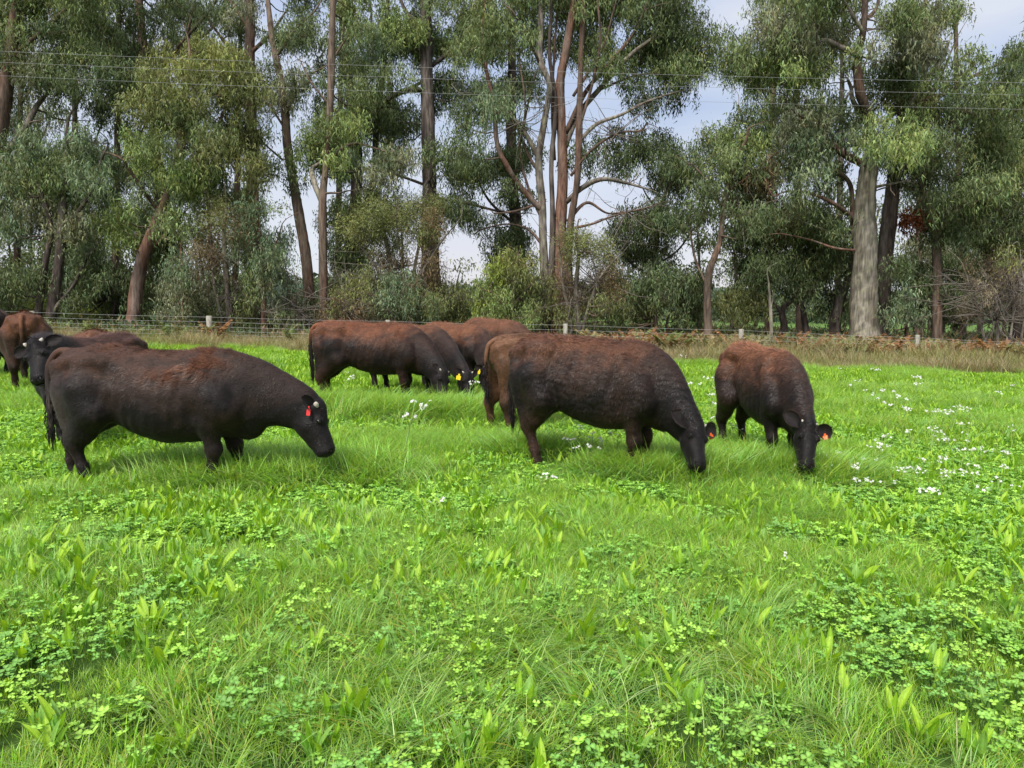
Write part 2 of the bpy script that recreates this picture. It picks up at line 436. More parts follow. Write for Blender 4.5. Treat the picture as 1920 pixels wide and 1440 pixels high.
def herb_weight(x, y):
    return sstep(.44, .56, noise2(x, y, .9, 131, 3)) * (.35 + .65 * sstep(.4, .6, noise2(x, y, .28, 77, 2)))
x, y = fan_points(96000, 1.7, 24.0, gr); keep = (gr.random(len(x)) < .26 + .74 * herb_weight(x, y)) & (y < field_line(x) - 1)
x, y = x[keep], y[keep]
nearidx = np.where((y < 6.2) & (y > 2.2) & (np.abs(x) < y * .72))[0]
r0 = nearidx[np.argsort(y[nearidx])][:300]
rest = np.setdiff1d(np.arange(len(x)), r0); pass
tag(scatter('broadleaf_herbs', protosP, np.stack([x[rest], y[rest], gz(x[rest], y[rest])], -1), gr.uniform(0, 6.28, len(rest)), gr.uniform(.5, .95, len(rest)), gr.integers(0, 10, len(rest))), 'upright lance leaved herbs scattered through the pasture')
def where(x, y, kinds):
    px = 960 + F_PX * x / y; a = next(w for lim, w in ((250, 'far left'), (580, 'left'), (860, 'left of centre'), (1060, 'centre'), (1380, 'right of centre'), (1680, 'right'), (9999, 'far right')) if px < lim)
    b = next(w for lim, w in kinds if y < lim); return b, a
HL = {0: 'plantain herb with upright lance shaped yellow green leaves in the near grass'}
for k in r0:
    n = int(gr.integers(7, 13)); sc_ = gr.uniform(.5, .95)
    root = empty('plantain_herb', (x[k], y[k], gzs(x[k], y[k])), gr.uniform(0, 6.28), sc_)
    tag(root, 'plantain herb with upright leaves in the %s grass, %s' % where(x[k], y[k], ((2.6, 'very nearest'), (2.9, 'near'), (3.2, 'foreground'), (99, 'farther foreground'))), 'plant', 'plantain herbs in the near grass')
    for q in range(n):
        o = bpy.data.objects.new('leaf', leafM[gr.integers(0, 10)]); C.objects.link(o); o.parent = root
        s_ = gr.uniform(.6, 1.2); o.scale = (s_, s_, s_); o.location = (gr.normal(0, .02), gr.normal(0, .02), 0)
        o.rotation_euler = (gr.normal(0, .12), gr.normal(.0, .15), gr.uniform(0, 6.28))

# wild radish in flower
def radish(px, py, topy, D=None, big=1.0, lean=0.0, label=None, heads=4, group=True):
    """px,py: foot in the photograph (on the soil), topy: height of the highest flower"""
    lo, hi = 1.5, 40.0
    for _ in range(40):
        D_ = (lo + hi) / 2; q = P(px, py, D_)
        if q[2] > gzs(q[0], D_): lo = D_
        else: hi = D_
    D_ = D or D_
    if label is GEN: label = 'white flowered radish plant %s, %s of the view' % where(P(px, py, D_)[0], D_, ((7.5, 'in the near grass'), (9.5, 'near the right hand cows'), (13, 'beyond the near cows'), (99, 'towards the fence')))
    q = P(px, py, D_); base = np.array([q[0], D_, gzs(q[0], D_)]); H = max(.15, P(px, topy, D_)[2] - base[2])
    r_ = gr; root = empty('flowering_radish', base); tag(root, label, 'wildflower', 'white flowered radish plants in the paddock')
    A = Acc(); lnx = lean * H
    st = catmull([(0, 0, 0), (lnx * .3 + r_.normal(0, .02), r_.normal(0, .02), H * .4), (lnx * .75, 0, H * .75), (lnx, 0, H)], 10)
    A.add(*tube(st, np.linspace(.006, .0028, 10) * big, 5), (.30, .46, .13))
    tips = [st[-1]]
    for h in range(heads - 1):
        t0 = r_.uniform(.5, .85); b0 = np.array([np.interp(t0, np.linspace(0, 1, 10), st[:, c]) for c in range(3)])
        tip = b0 + np.array([r_.normal(0, .10), r_.normal(0, .07), r_.uniform(.06, .16)]) * (H / .6) ** .5; tip[2] = min(tip[2], H * 1.0)
        A.add(*tube(catmull([b0, (b0 + tip) / 2 + [0, 0, -.01], tip], 5), .0022 * big, 4), (.30, .46, .13)); tips.append(tip)
    obj('stem', A.mesh('stem'), M_STEM, root)
    lf = Acc()
    for q_ in range(5):
        t0 = r_.uniform(.05, .7); b0 = np.array([np.interp(t0, np.linspace(0, 1, 10), st[:, c]) for c in range(3)])
        V, Fq = lance(.10 * (1.2 - t0) * big, .030 * big, .9, r_, .7, 7, .2, .2); lf.add(rotz(V, r_.uniform(0, 6.28)) + b0, Fq, np.array([.26, .40, .05]) * r_.uniform(.8, 1.2))
    obj('leaves', lf.mesh('leaves'), M_BROAD, root)
    for tp in tips:
        fl = Acc()
        for q_ in range(int(r_.integers(3, 7))):
            c = tp + r_.normal(0, .017, 3) * [1, 1, .6] * big; nv = nrm([r_.normal(0, .5), r_.normal(-.4, .5), .8]); u = nrm(np.cross(nv, [1, .1, 0])); w = np.cross(nv, u); a0 = r_.uniform(0, 3); pr = .0115 * big * r_.uniform(.8, 1.2)
            for k in range(4):
                a = a0 + k * 1.571; d = u * math.cos(a) + w * math.sin(a); s = np.cross(nv, d)
                V = np.array([c, c + d * pr * .55 - s * pr * .42 + nv * .1 * pr, c + d * pr * 1.1 - s * pr * .2, c + d * pr * 1.1 + s * pr * .2, c + d * pr * .55 + s * pr * .42 + nv * .1 * pr])
                fl.add(V, np.array([[0, 1, 2, 3, 4]]), np.array([.88, .86, .90]) * r_.uniform(.85, 1.0))
            fl.add(np.array([c + nv * .003 + u * .002, c + nv * .003 - u * .002, c + nv * .005 + w * .002]), np.array([[0, 1, 2]]), (.5, .5, .05))
        obj('flower_head', fl.mesh('flower_head', False), M_PETAL, root)
    return root
GEN = 'white flowered radish plant standing among the grass'
radish(752, 880, 752, big=1.5, lean=.22, heads=5, label='tall white flowered radish plant, alone in the grass between the two big grazing cows')
radish(970, 868, 762, big=1.25, lean=.1, heads=3, label='white flowered radish plant right in front of the hind legs of the rippled cow')
radish(643, 770, 698, big=1.5, lean=.1, heads=3, label='white flowered radish plant in front of the belly of the reddish-backed cow')
radish(1248, 905, 864, big=1.1, heads=2, label='small white flower beside the forelegs of the rippled cow')
radish(1500, 915, 874, big=1.2, heads=3, label='white radish flowers right under the muzzle of the cow with the numbered tag')
radish(818, 985, 938, big=1.0, heads=2, label='pale radish flower low in the grass below the middle of the herd')
radish(1470, 1085, 1052, big=.9, heads=1, label='single pale lilac flower nearest the camera on the right')
radish(1705, 760, 706, big=1.6, lean=.25, heads=5, label='tall branching radish plant with white flowers near the fence on the right')
FL = [(1380, 680), (1330, 710), (1322, 712), (1290, 725), (1300, 780), (1335, 760), (1345, 790), (1322, 745), (1365, 800), (1310, 800), (1285, 670), (1580, 690), (1645, 695), (1615, 735), (1640, 740), (1600, 720), (1680, 750), (1675, 735), (1660, 758), (1690, 765), (1720, 765),
      (1745, 770), (1765, 772), (1775, 765), (1790, 770), (1735, 808), (1738, 822), (1710, 812), (1640, 820), (1640, 840), (1660, 838), (1570, 850), (1610, 878), (1625, 862), (1730, 865), (1760, 858), (1795, 830), (1800, 850), (1810, 870), (1825, 832), (1835, 845), (1805, 800), (1790, 885),
      (1830, 890), (1850, 915), (1870, 905), (1885, 850), (1900, 720), (1860, 735), (1825, 768), (1890, 800), (1770, 895), (1720, 880), (1695, 880), (1600, 900), (1560, 880), (1545, 860), (1530, 820), (1085, 800), (1110, 818), (1130, 830), (1150, 815), (1075, 828), (1100, 838), (1015, 893), (875, 716), (1240, 700), (1660, 905), (1745, 920), (1875, 880)]
for (fx, fy) in FL:
    radish(fx + gr.uniform(-4, 4), fy + (44 if fy < 850 else 34) + gr.uniform(0, 16), fy - gr.uniform(0, 7), big=1.15 if fy < 790 else 1.0, heads=int(gr.integers(2, 5)), lean=gr.normal(0, .15), label=GEN)
# ------------------------------------------------------------------ fence, verge, trees
M_BARK = mat_attr('bark', rough=.85, spec=.15, noise=.55, nscale=5.0, bump=.9, bscale=11, stretch=(2.2, 2.2, .35))
M_LEAF = mat_attr('gum_leaf', rough=.6, trans=.24, spec=.2, tcol=1.1)
M_TWIG = mat_attr('twig', rough=.8, spec=.15, noise=.3, nscale=6)
M_DRY = mat_attr('dry_grass', rough=.65, trans=.3, spec=.2, tcol=1.0)
M_POST = mat_attr('post_wood', rough=.85, spec=.15, noise=.35, nscale=9, bump=.6, bscale=25, stretch=(3, 3, .5))
M_WIRE = mat_flat('galvanised_wire', (.50, .50, .48), .45, .5)

M_CABLE = mat_flat('cable', (.27, .27, .265), .5, .4)
tr = np.random.default_rng(99)
BARK = dict(grey=(.17, .145, .125), brown=(.098, .070, .054), red=(.155, .085, .060), dark=(.055, .042, .036), pale=(.235, .21, .17), mid=(.14, .105, .08))
LEAFC = dict(green=(.170, .215, .088), dark=(.115, .150, .066), blue=(.180, .235, .130), olive=(.190, .210, .080), lime=(.25, .31, .06), yel=(.215, .235, .075), grey=(.215, .230, .135),
             rust=(.16, .05, .02), brown=(.16, .12, .065), dry=(.30, .25, .16), bright=(.215, .275, .095))

def leaves(n, cen, r_, L=.17, W=.034, droop=.8, col=(.08, .13, .06), vary=.25, up=None):
    """n hanging narrow leaves at the given centres, folded along the midrib"""
    d = r_.normal(0, 1, (n, 3)); d[:, 2] -= droop * 1.6; d = nrm(d)
    sd = nrm(np.cross(d, r_.normal(0, 1, (n, 3)))); L_ = L * r_.uniform(.6, 1.25, n)[:, None]; W_ = W * r_.uniform(.7, 1.2, n)[:, None]
    nn = np.cross(d, sd)
    V = np.stack([cen - sd * W_ * .9, cen + sd * W_ * .9, cen + d * L_], 1)
    c = np.asarray(col) * (1 + r_.normal(0, vary, (n, 1))) * (1 + r_.normal(0, .06, (n, 3)))
    return V.reshape(-1, 3), np.arange(3 * n).reshape(-1, 3), np.repeat(np.clip(c, .012, .6), 3, 0)

def crown_clump(A, T, c, r, attach, rad, r_, col, dens=1.0, L=.17, W=.034, droop=.8, bark=(.12, .09, .07), sprays=None, airy=1.0):
    """a leafy clump: a branch from the limb, twigs fanned out in it, sprays of leaves at their ends"""
    c = np.asarray(c, float); r = np.asarray(r, float)
    if attach is not None:
        a = np.asarray(attach, float); mid = (a + c) / 2 + np.array([0, 0, -.12 * np.linalg.norm(c - a)]) + r_.normal(0, .12, 3) * np.linalg.norm(c - a) * .5
        pts = catmull([a, mid, c + [0, 0, -r[2] * .3]], 7); pts[1:-1] += r_.normal(0, .03, (5, 3)); A_len = np.linalg.norm(c - a)
        rr = min(rad * .55, .016 + .013 * A_len)
        T.add(*tube(pts, np.linspace(rr, .010, 7), 4, False), np.asarray(bark) * r_.uniform(.8, 1.2))
    ns = sprays or max(8, int(26 * dens * (r[0] * r[1] * r[2]) ** (2 / 3) / .55))
    d = nrm(r_.normal(0, 1, (ns, 3)) + [0, 0, .25]); q = c + d * r * (r_.random((ns, 1)) ** .45)
    for k in range(min(ns, int(7 * airy) + 2)):
        b = c + [0, 0, -r[2] * .3]; e = q[k]; m = (b + e) / 2 + r_.normal(0, .08, 3) * r.mean()
        T.add(*tube(catmull([b, m, e], 4), [.011, .008, .006, .004], 3, False), np.asarray(bark) * r_.uniform(.7, 1.2))
    tone = 1 + r_.normal(0, .22, ns); hue = r_.normal(0, .5, ns)
    per = max(6, int(24 * dens ** .3)); n = ns * per; cen = np.repeat(q, per, 0) + r_.normal(0, 1, (n, 3)) * [.125, .125, .24]
    cc = np.asarray(col)[None] * tone[:, None] * (1 + hue[:, None] * np.array([.12, .02, -.10])); cc = np.repeat(np.clip(cc, .01, 1), per, 0)
    A.add(*leaves(n, cen, r_, L, W, droop, cc))

def limb3(row, D, r_, wob=1.0):
    """a limb drawn as (px, py, half width px) in the photo, stood at its own distance, bending a little to and fro"""
    pts = []; z = 0.0; row = [tuple(q) for q in row]
    if len(row) > 1 and row[-1][2] > 1.2:
        (xa, ya, ra), (xb, yb, rb) = row[-2], row[-1]; row.append((xb + (xb - xa) * .5 + r_.normal(0, 6), yb + (yb - ya) * .5 + r_.normal(0, 6), rb * .55)); row.append((xb + (xb - xa) * .9 + r_.normal(0, 14), yb + (yb - ya) * .9 + r_.normal(0, 12), rb * .2))
    for k, (px, py, hw) in enumerate(row):
        if k: z += r_.normal(0, .35) * wob
        p = P(px, py, D + z); pts.append([*p, hw * (D + z) / F_PX])
    return catmull(pts, 6 * len(pts))

def tree(name, label, D, limbs, crowns, bark='mid', cat='tree', group=None, seed=0, sides=9, bare=None, leafsize=1.0, dz=1.4, cdz=.5):
    r_ = np.random.default_rng(1000 + seed)
    l0 = limbs[0]['p'] if isinstance(limbs[0], dict) else limbs[0]; x0 = P(l0[0][0], 600, D)[0]; base = np.array([x0, D, gzs(x0, D)])
    root = empty(name, base); tag(root, label, cat, group)
    Tr = Acc(); Tw = Acc(); Cr = Acc(); allp = []; base_d = 0
    for k, row in enumerate(limbs):
        bk = bark
        if isinstance(row, dict): bk = row.get('bark', bark); row = row['p']
        if k == 0 or row[0][1] > 575:
            pl = limb3([(row[0][0], 640, row[0][2] * 1.15)] + list(row), D, r_, .4); pl[0, 2] = min(pl[0, 2], gzs(pl[0, 0], D) - .2)
        else:
            # start from the nearest point of what already stands
            s = P(row[0][0], row[0][1], D); q = np.concatenate(allp); j = np.argmin(np.abs(q[:, 0] - s[0]) + np.abs(q[:, 2] - s[2])); off = q[j, 1] - D
            pl = limb3(row, D + off, r_, 1.0)
        if k: pl[:, 3] *= .78
        allp.append(pl)
        big = pl[:, 3].max() > .10
        sd_ = sides if big else 6
        ns_ = 16 if pl[:, 3].max() > .18 else 9
        if big: pl = catmull(pl, int(len(pl) * (2.2 if ns_ == 16 else 1)))
        V, Fq = tube(pl[:, :3], np.maximum(pl[:, 3], .012), ns_ if big else sd_)
        if big:
            n_ = len(pl); cn = np.repeat(pl[:, :3], ns_, 0); rad = V - cn; rg = np.abs(fbm(V * [9, 9, .9], seed + 31, 3) - .5) * 2; fl_ = 1 + .45 * np.clip(1 - (V[:, 2] - base[2]) / .9, 0, 1) ** 2 * (.4 + 1.2 * vnoise(V * [4, 4, .3], seed + 8)); V = cn + rad * (fl_ * (1 + .30 * (fbm(V * [3.0, 3.0, .8], seed, 3) - .5) - .26 * (rg - .4)))[:, None]
        bcol = np.array(BARK[bk]); m = fbm(V * [5, 5, .45], seed + 5, 3)[:, None]; alt = np.array(BARK['red'] if bk in ('brown', 'mid') else BARK['grey'] if bk in ('red', 'dark') else BARK['brown'])
        bc_ = bcol + (alt - bcol) * sstep(.48, .66, m) * .65
        if bk in ('pale', 'grey'): bc_ = bc_ + (np.array([.27, .27, .16]) - bc_) * (sstep(.50, .64, fbm(V * 7, seed + 3, 3)) * .4)[:, None]; bc_ = bc_ * (.74 + .42 * sstep(.35, .6, fbm(V * [9, 9, 3], seed + 4, 3)))[:, None]
        Tr.add(V, Fq, bc_)
    obj('trunk', Tr.mesh('trunk'), M_BARK, root, loc=tuple(-base))
    q = np.concatenate(allp)
    for cr in crowns:
        cx, cy, rx, ry, cn = cr[:5]; o = cr[5] if len(cr) > 5 else {}
        dens = o.get('d', 1.0); col = LEAFC[cn]; rs = o.get('r', 34)
        ncl = max(1, int(dens * rx * ry * math.pi / (rs * rs * 1.22)))
        for _ in range(ncl):
            a = r_.uniform(0, 6.283); rad = 1.08 * math.sqrt(r_.random()); px, py = cx + rx * rad * math.cos(a), cy + ry * rad * math.sin(a)
            dd = D + o.get('dz', cdz) + r_.normal(0, o.get('sp', dz))
            c = P(px, py, dd); s = rs * r_.uniform(.5, 1.45) * dd / F_PX
            near = q[np.argmin(np.sum((q[:, :3] - c) ** 2, 1) + 4.0 * np.maximum(q[:, 2] - c[2] + .3, 0))]
            crown_clump(Cr, Tw, c, (s * 1.15, s * 1.0, s * .72), near[:3], near[3], r_, np.array(col) * r_.uniform(.85, 1.15), o.get('ld', 1.0), .235 * leafsize * o.get('L', 1), .031 * leafsize * o.get('W', 1), o.get('droop', 1.3), BARK['dark' if bark == 'dark' else 'mid'], airy=o.get('airy', 1))
    if bare:
        for (px, py, L_, n) in bare:
            for _ in range(n):
                b = q[np.argmin(np.sum((q[:, :3] - P(px, py, D)) ** 2, 1))][:3]; e = P(px + r_.normal(0, L_), py + r_.normal(0, L_ * .7), D + r_.normal(0, .8))
                pts = catmull([b, (b + e) / 2 + r_.normal(0, .15, 3), e, e + (e - b) * .3 + r_.normal(0, .15, 3)], 8)
                Tw.add(*tube(pts, np.linspace(.022, .006, 8), 4, False), BARK['grey'])
                for t in (3, 5): Tw.add(*tube(catmull([pts[t], pts[t] + r_.normal(0, .25, 3), pts[t] + r_.normal(0, .45, 3)], 5), [.01, .008, .006, .005, .003], 3, False), BARK['grey'])
    if Tw.n: tag(obj('branches', Tw.mesh('branches'), M_TWIG, root, loc=tuple(-base)), kind='stuff')
    if Cr.n: obj('crown', Cr.mesh('crown', False), M_LEAF, root, loc=tuple(-base))
    return root
GT = 'gum trees in the belt behind the fence'
T = tree
T('gum_tree', 'wide dark gum at the left edge with a pale limb reaching up to the right', 37, [[(-60, 600, 20), (-30, 400, 15), (0, 240, 13), (25, 60, 9), (40, -120, 5)], {'p': [(-25, 330, 8), (40, 250, 7), (75, 190, 5), (110, 160, 3)], 'bark': 'grey'}, {'p': [(-10, 180, 7), (60, 130, 5), (100, 120, 4), (150, 95, 3)], 'bark': 'grey'}, [(10, 120, 5), (120, 20, 4), (200, -60, 3)], [(-10, 300, 6), (-60, 180, 5)]],
  [(120, 40, 120, 75, 'green', {'d': 1.2}), (60, 100, 90, 50, 'dark'), (190, 150, 100, 80, 'dark', {'d': 1.2}), (170, -90, 140, 60, 'dark'), (20, -10, 70, 60, 'green'), (90, 170, 60, 40, 'grey', {'d': .7}), (250, 60, 40, 40, 'dark', {'d': .6}), (-60, 150, 70, 120, 'dark'), (20, 330, 45, 50, 'dark', {'d': .6})], 'brown', seed=1, group=GT)
T('gum_tree', 'bushy gum with forked dark trunk above the far left cow', 35, [[(95, 600, 9), (112, 480, 8), (118, 380, 6), (125, 280, 4)], [(70, 600, 8), (84, 500, 7), (95, 420, 5), (60, 320, 3)], [(112, 440, 5), (165, 370, 4), (190, 300, 3)], [(98, 590, 6), (135, 540, 4), (165, 480, 3)]],
  [(110, 290, 100, 45, 'blue', {'d': 1.5}), (60, 340, 70, 35, 'green', {'d': 1.2}), (170, 330, 50, 45, 'blue'), (30, 400, 50, 40, 'blue', {'d': .8}), (120, 430, 60, 35, 'grey', {'d': .8}), (60, 510, 70, 30, 'blue', {'d': .9}), (150, 540, 60, 30, 'dark', {'d': .8}), (15, 540, 40, 35, 'dark'), (140, 470, 40, 40, 'blue', {'d': .7})], 'dark', seed=2, group=GT)
T('gum_tree', 'tall weeping gum with yellow green top and reddish base, left of a fence post', 34, [{'p': [(250, 602, 13), (264, 500, 11), (300, 400, 9), (335, 300, 8), (345, 200, 6), (355, 120, 3)], 'bark': 'red'}, [(335, 330, 5), (400, 250, 4), (430, 180, 3)], [(300, 400, 5), (250, 330, 4), (230, 300, 3)], {'p': [(265, 480, 6), (300, 450, 4), (330, 415, 3)], 'bark': 'red'}],
  [(360, 118, 75, 30, 'yel', {'d': 1.8, 'r': 26}), (330, 150, 50, 28, 'olive', {'d': 1.8}), (430, 175, 40, 45, 'olive', {'d': 1.5}), (340, 195, 75, 35, 'olive', {'d': 1.5}), (300, 255, 50, 40, 'bright', {'d': 1.4}), (420, 260, 60, 45, 'olive', {'d': 1.4}), (470, 310, 32, 40, 'olive', {'d': 1.2}), (350, 260, 60, 40, 'green', {'d': 1.2}), (350, 320, 80, 40, 'bright', {'d': 1.2}), (430, 350, 50, 35, 'green', {'d': 1.0}),
   (300, 370, 60, 35, 'blue', {'d': 1.1}), (260, 420, 60, 45, 'bright', {'d': 1.3}), (225, 430, 30, 40, 'bright'), (320, 440, 40, 40, 'green', {'d': .9})], 'brown', seed=3, group=GT)
T('sapling', 'small blue green gum sapling behind the fence left of the near post', 31.5, [[(340, 606, 3), (343, 560, 2.6), (340, 500, 2)]], [(340, 505, 32, 22, 'blue', {'r': 18, 'd': 1.6, 'sp': .4}), (345, 545, 40, 35, 'grey', {'r': 18, 'd': 1.3, 'sp': .5}), (335, 590, 35, 22, 'grey', {'r': 16, 'd': .9, 'sp': .4})], 'red', seed=4, leafsize=.75)
T('tea_tree', 'tall twiggy brown green tea tree beside the weeping gum', 33, [[(430, 604, 6), (425, 520, 5), (420, 440, 4), (425, 390, 2)], [(415, 604, 4), (400, 520, 3.5), (395, 440, 2)], [(428, 500, 3), (455, 440, 2)]],
  [(425, 400, 55, 25, 'olive', {'r': 22, 'd': 1.4, 'L': .7, 'W': .62, 'droop': 0}), (420, 450, 60, 40, 'brown', {'r': 22, 'd': 1.1, 'L': .7, 'W': .62, 'droop': .1}), (400, 520, 50, 50, 'brown', {'r': 22, 'd': .9, 'L': .7, 'W': .62}), (420, 580, 50, 30, 'olive', {'r': 20, 'd': .8, 'L': .7, 'W': .62})], 'grey', seed=5, bare=[(415, 480, 40, 24), (420, 560, 40, 18)])
T('gum_tree', 'young blue green gum with a short orange red trunk', 32.5, [{'p': [(495, 604, 5), (494, 560, 4.6), (492, 500, 4), (488, 440, 3), (480, 390, 2)], 'bark': 'red'}, [(492, 500, 3), (520, 450, 2)], [(492, 540, 3), (460, 500, 2)]],
  [(480, 410, 40, 30, 'blue', {'r': 24, 'd': 1.2, 'sp': .7}), (495, 460, 55, 35, 'blue', {'r': 24, 'd': 1.3, 'sp': .7}), (510, 510, 50, 32, 'blue', {'r': 24, 'd': 1.2, 'sp': .7}), (470, 540, 40, 30, 'green', {'r': 22, 'd': .9, 'sp': .7}), (530, 545, 30, 25, 'grey', {'r': 20, 'd': .8, 'sp': .7})], 'red', seed=6, leafsize=.85, bare=[(530, 580, 25, 12)])
T('gum_tree', 'straight tall gum rising behind the weeping gum', 41, [[(478, 606, 13), (476, 450, 11), (472, 300, 10), (468, 120, 9), (470, -60, 6), (465, -180, 4)], [(470, 130, 5), (430, 90, 4), (400, 50, 2)], [(470, 100, 5), (510, 60, 3.5), (530, 30, 2)], [(470, 60, 4), (430, 0, 3)]],
  [(300, 30, 60, 35, 'dark', {'d': .6}), (400, 60, 60, 40, 'dark', {'d': .8}), (520, 150, 30, 40, 'dark', {'d': .7}), (460, 20, 60, 30, 'grey', {'d': .8}), (470, -80, 110, 50, 'dark')], 'brown', seed=7, group=GT)
T('gum_tree', 'dark stemmed gum behind the weeping gum top, leaning right at its head', 43, [[(300, 606, 10), (300, 400, 9), (285, 200, 8), (268, 80, 7), (255, -60, 5)], {'p': [(268, 60, 6), (258, 10, 5), (250, -60, 4)], 'bark': 'red'}, [(285, 150, 4), (350, 70, 3.5), (400, 10, 3), (420, -40, 2)], [(275, 90, 4), (230, 40, 3)], [(350, 70, 3), (370, -20, 2)], [(285, 130, 4), (390, 60, 3), (420, 10, 2)]],
  [(330, 50, 70, 30, 'dark', {'d': .9}), (290, 80, 50, 30, 'grey', {'d': .7}), (240, 120, 50, 50, 'dark', {'d': .6}), (320, -60, 120, 40, 'dark'), (230, 230, 30, 60, 'dark', {'d': .7}), (180, 400, 40, 60, 'dark', {'d': .6})], 'brown', seed=8, group=GT)
T('gum_tree', 'slender gum with a bare brown trunk leaning left above the reddish backed cow', 36, [[(582, 604, 10), (576, 500, 9.5), (560, 400, 8.5), (540, 280, 7.5), (532, 180, 6.5), (512, 80, 5), (500, -20, 4), (495, -100, 3)], [(536, 210, 3.5), (570, 150, 3), (600, 130, 2)], [(515, 110, 4), (550, 60, 3), (590, 20, 2)], [(540, 250, 3), (500, 190, 2)], [(530, 300, 2.5), (490, 265, 1.8)]],
  [(550, 110, 60, 50, 'dark', {'d': 1.1}), (530, 170, 40, 35, 'grey', {'d': .8}), (590, 80, 40, 40, 'dark', {'d': .8}), (600, 170, 35, 35, 'dark', {'d': .7}), (570, 30, 40, 30, 'dark', {'d': .7}), (520, 320, 25, 25, 'dark', {'d': .5}), (550, 370, 25, 30, 'dark', {'d': .6})], 'mid', seed=9, group=GT, bare=[(500, 200, 30, 8)])
T('gum_tree', 'gum with a broken stub and a round pale green crown at mid height', 34.5, [[(607, 604, 8.5), (606, 480, 7.5), (605, 380, 7), (612, 300, 5), (620, 180, 6), (622, 80, 6), (625, -60, 4)], {'p': [(606, 385, 6), (590, 345, 6), (585, 318, 5), (600, 305, 3)], 'bark': 'pale'}, [(612, 300, 4), (660, 270, 3), (710, 280, 2)], [(620, 200, 3), (580, 150, 2)], [(618, 120, 3), (650, 70, 2)]],
  [(640, 265, 60, 30, 'bright', {'d': 1.7}), (680, 310, 60, 35, 'blue', {'d': 1.6}), (725, 310, 30, 40, 'grey', {'d': 1.1}), (610, 300, 32, 28, 'bright', {'d': 1.1}), (650, 170, 35, 30, 'green', {'d': 1.0}), (640, 60, 50, 40, 'green', {'d': .8}), (650, 20, 60, 30, 'bright', {'d': .7}), (590, 240, 20, 20, 'green', {'d': .6})], 'mid', seed=10, group=GT)
T('gum_tree', 'twin stemmed dark gum behind the round pale green crown', 41, [[(655, 600, 14), (658, 480, 12), (670, 300, 9), (650, 120, 8), (640, -60, 6)], [(660, 440, 8), (700, 340, 7), (706, 220, 7), (722, 100, 5), (730, -60, 4)], [(700, 380, 6), (728, 300, 5), (735, 180, 4), (700, 60, 3)], [(690, 200, 5), (760, 170, 4), (800, 150, 3)]],
  [(640, 440, 50, 60, 'dark', {'d': 1.2}), (700, 180, 70, 45, 'dark', {'d': 1.2}), (680, 230, 70, 30, 'green', {'d': 1.0}), (590, 430, 25, 50, 'dark', {'d': .5}), (700, 70, 50, 40, 'grey', {'d': .8}), (690, -60, 100, 50, 'dark'), (640, 520, 40, 50, 'dark', {'d': .8}), (670, 370, 50, 40, 'green', {'d': 1})], 'dark', seed=11, group=GT)
T('gum_tree', 'tall straight gum with a thick nearly black trunk left of the big gum', 39, [[(808, 606, 19), (806, 480, 16), (806, 380, 13), (803, 250, 12), (800, 130, 11), (798, 20, 9), (795, -100, 6)], [(803, 170, 7), (760, 170, 6), (720, 190, 4), (690, 200, 3)], [(802, 130, 5), (850, 90, 4), (890, 40, 3)], [(806, 350, 4), (750, 330, 3), (710, 320, 2)], [(806, 370, 4), (870, 380, 3.5), (930, 395, 3), (970, 400, 2)], [(806, 300, 3), (850, 300, 2.5), (880, 290, 1.6)], [(800, 60, 5), (760, 20, 4), (740, -40, 3)]],
  [(760, 90, 70, 40, 'bright', {'d': 1.4}), (720, 100, 50, 35, 'blue', {'d': 1.2}), (840, 60, 60, 50, 'green', {'d': 1.3}), (800, 10, 80, 35, 'green', {'d': 1.1}), (870, 20, 50, 30, 'olive', {'d': 1}), (780, 230, 55, 35, 'dark', {'d': 1.0}), (860, 180, 50, 40, 'dark', {'d': .9}), (770, 290, 50, 35, 'green', {'d': .9}), (850, 270, 45, 35, 'dark', {'d': .8}), (880, 330, 50, 30, 'dark', {'d': .9}), (700, 140, 40, 30, 'green'), (900, 400, 60, 25, 'dark', {'d': .8}), (790, -80, 120, 45, 'dark')], 'dark', seed=12, group=GT, bare=[(830, 330, 40, 10)])
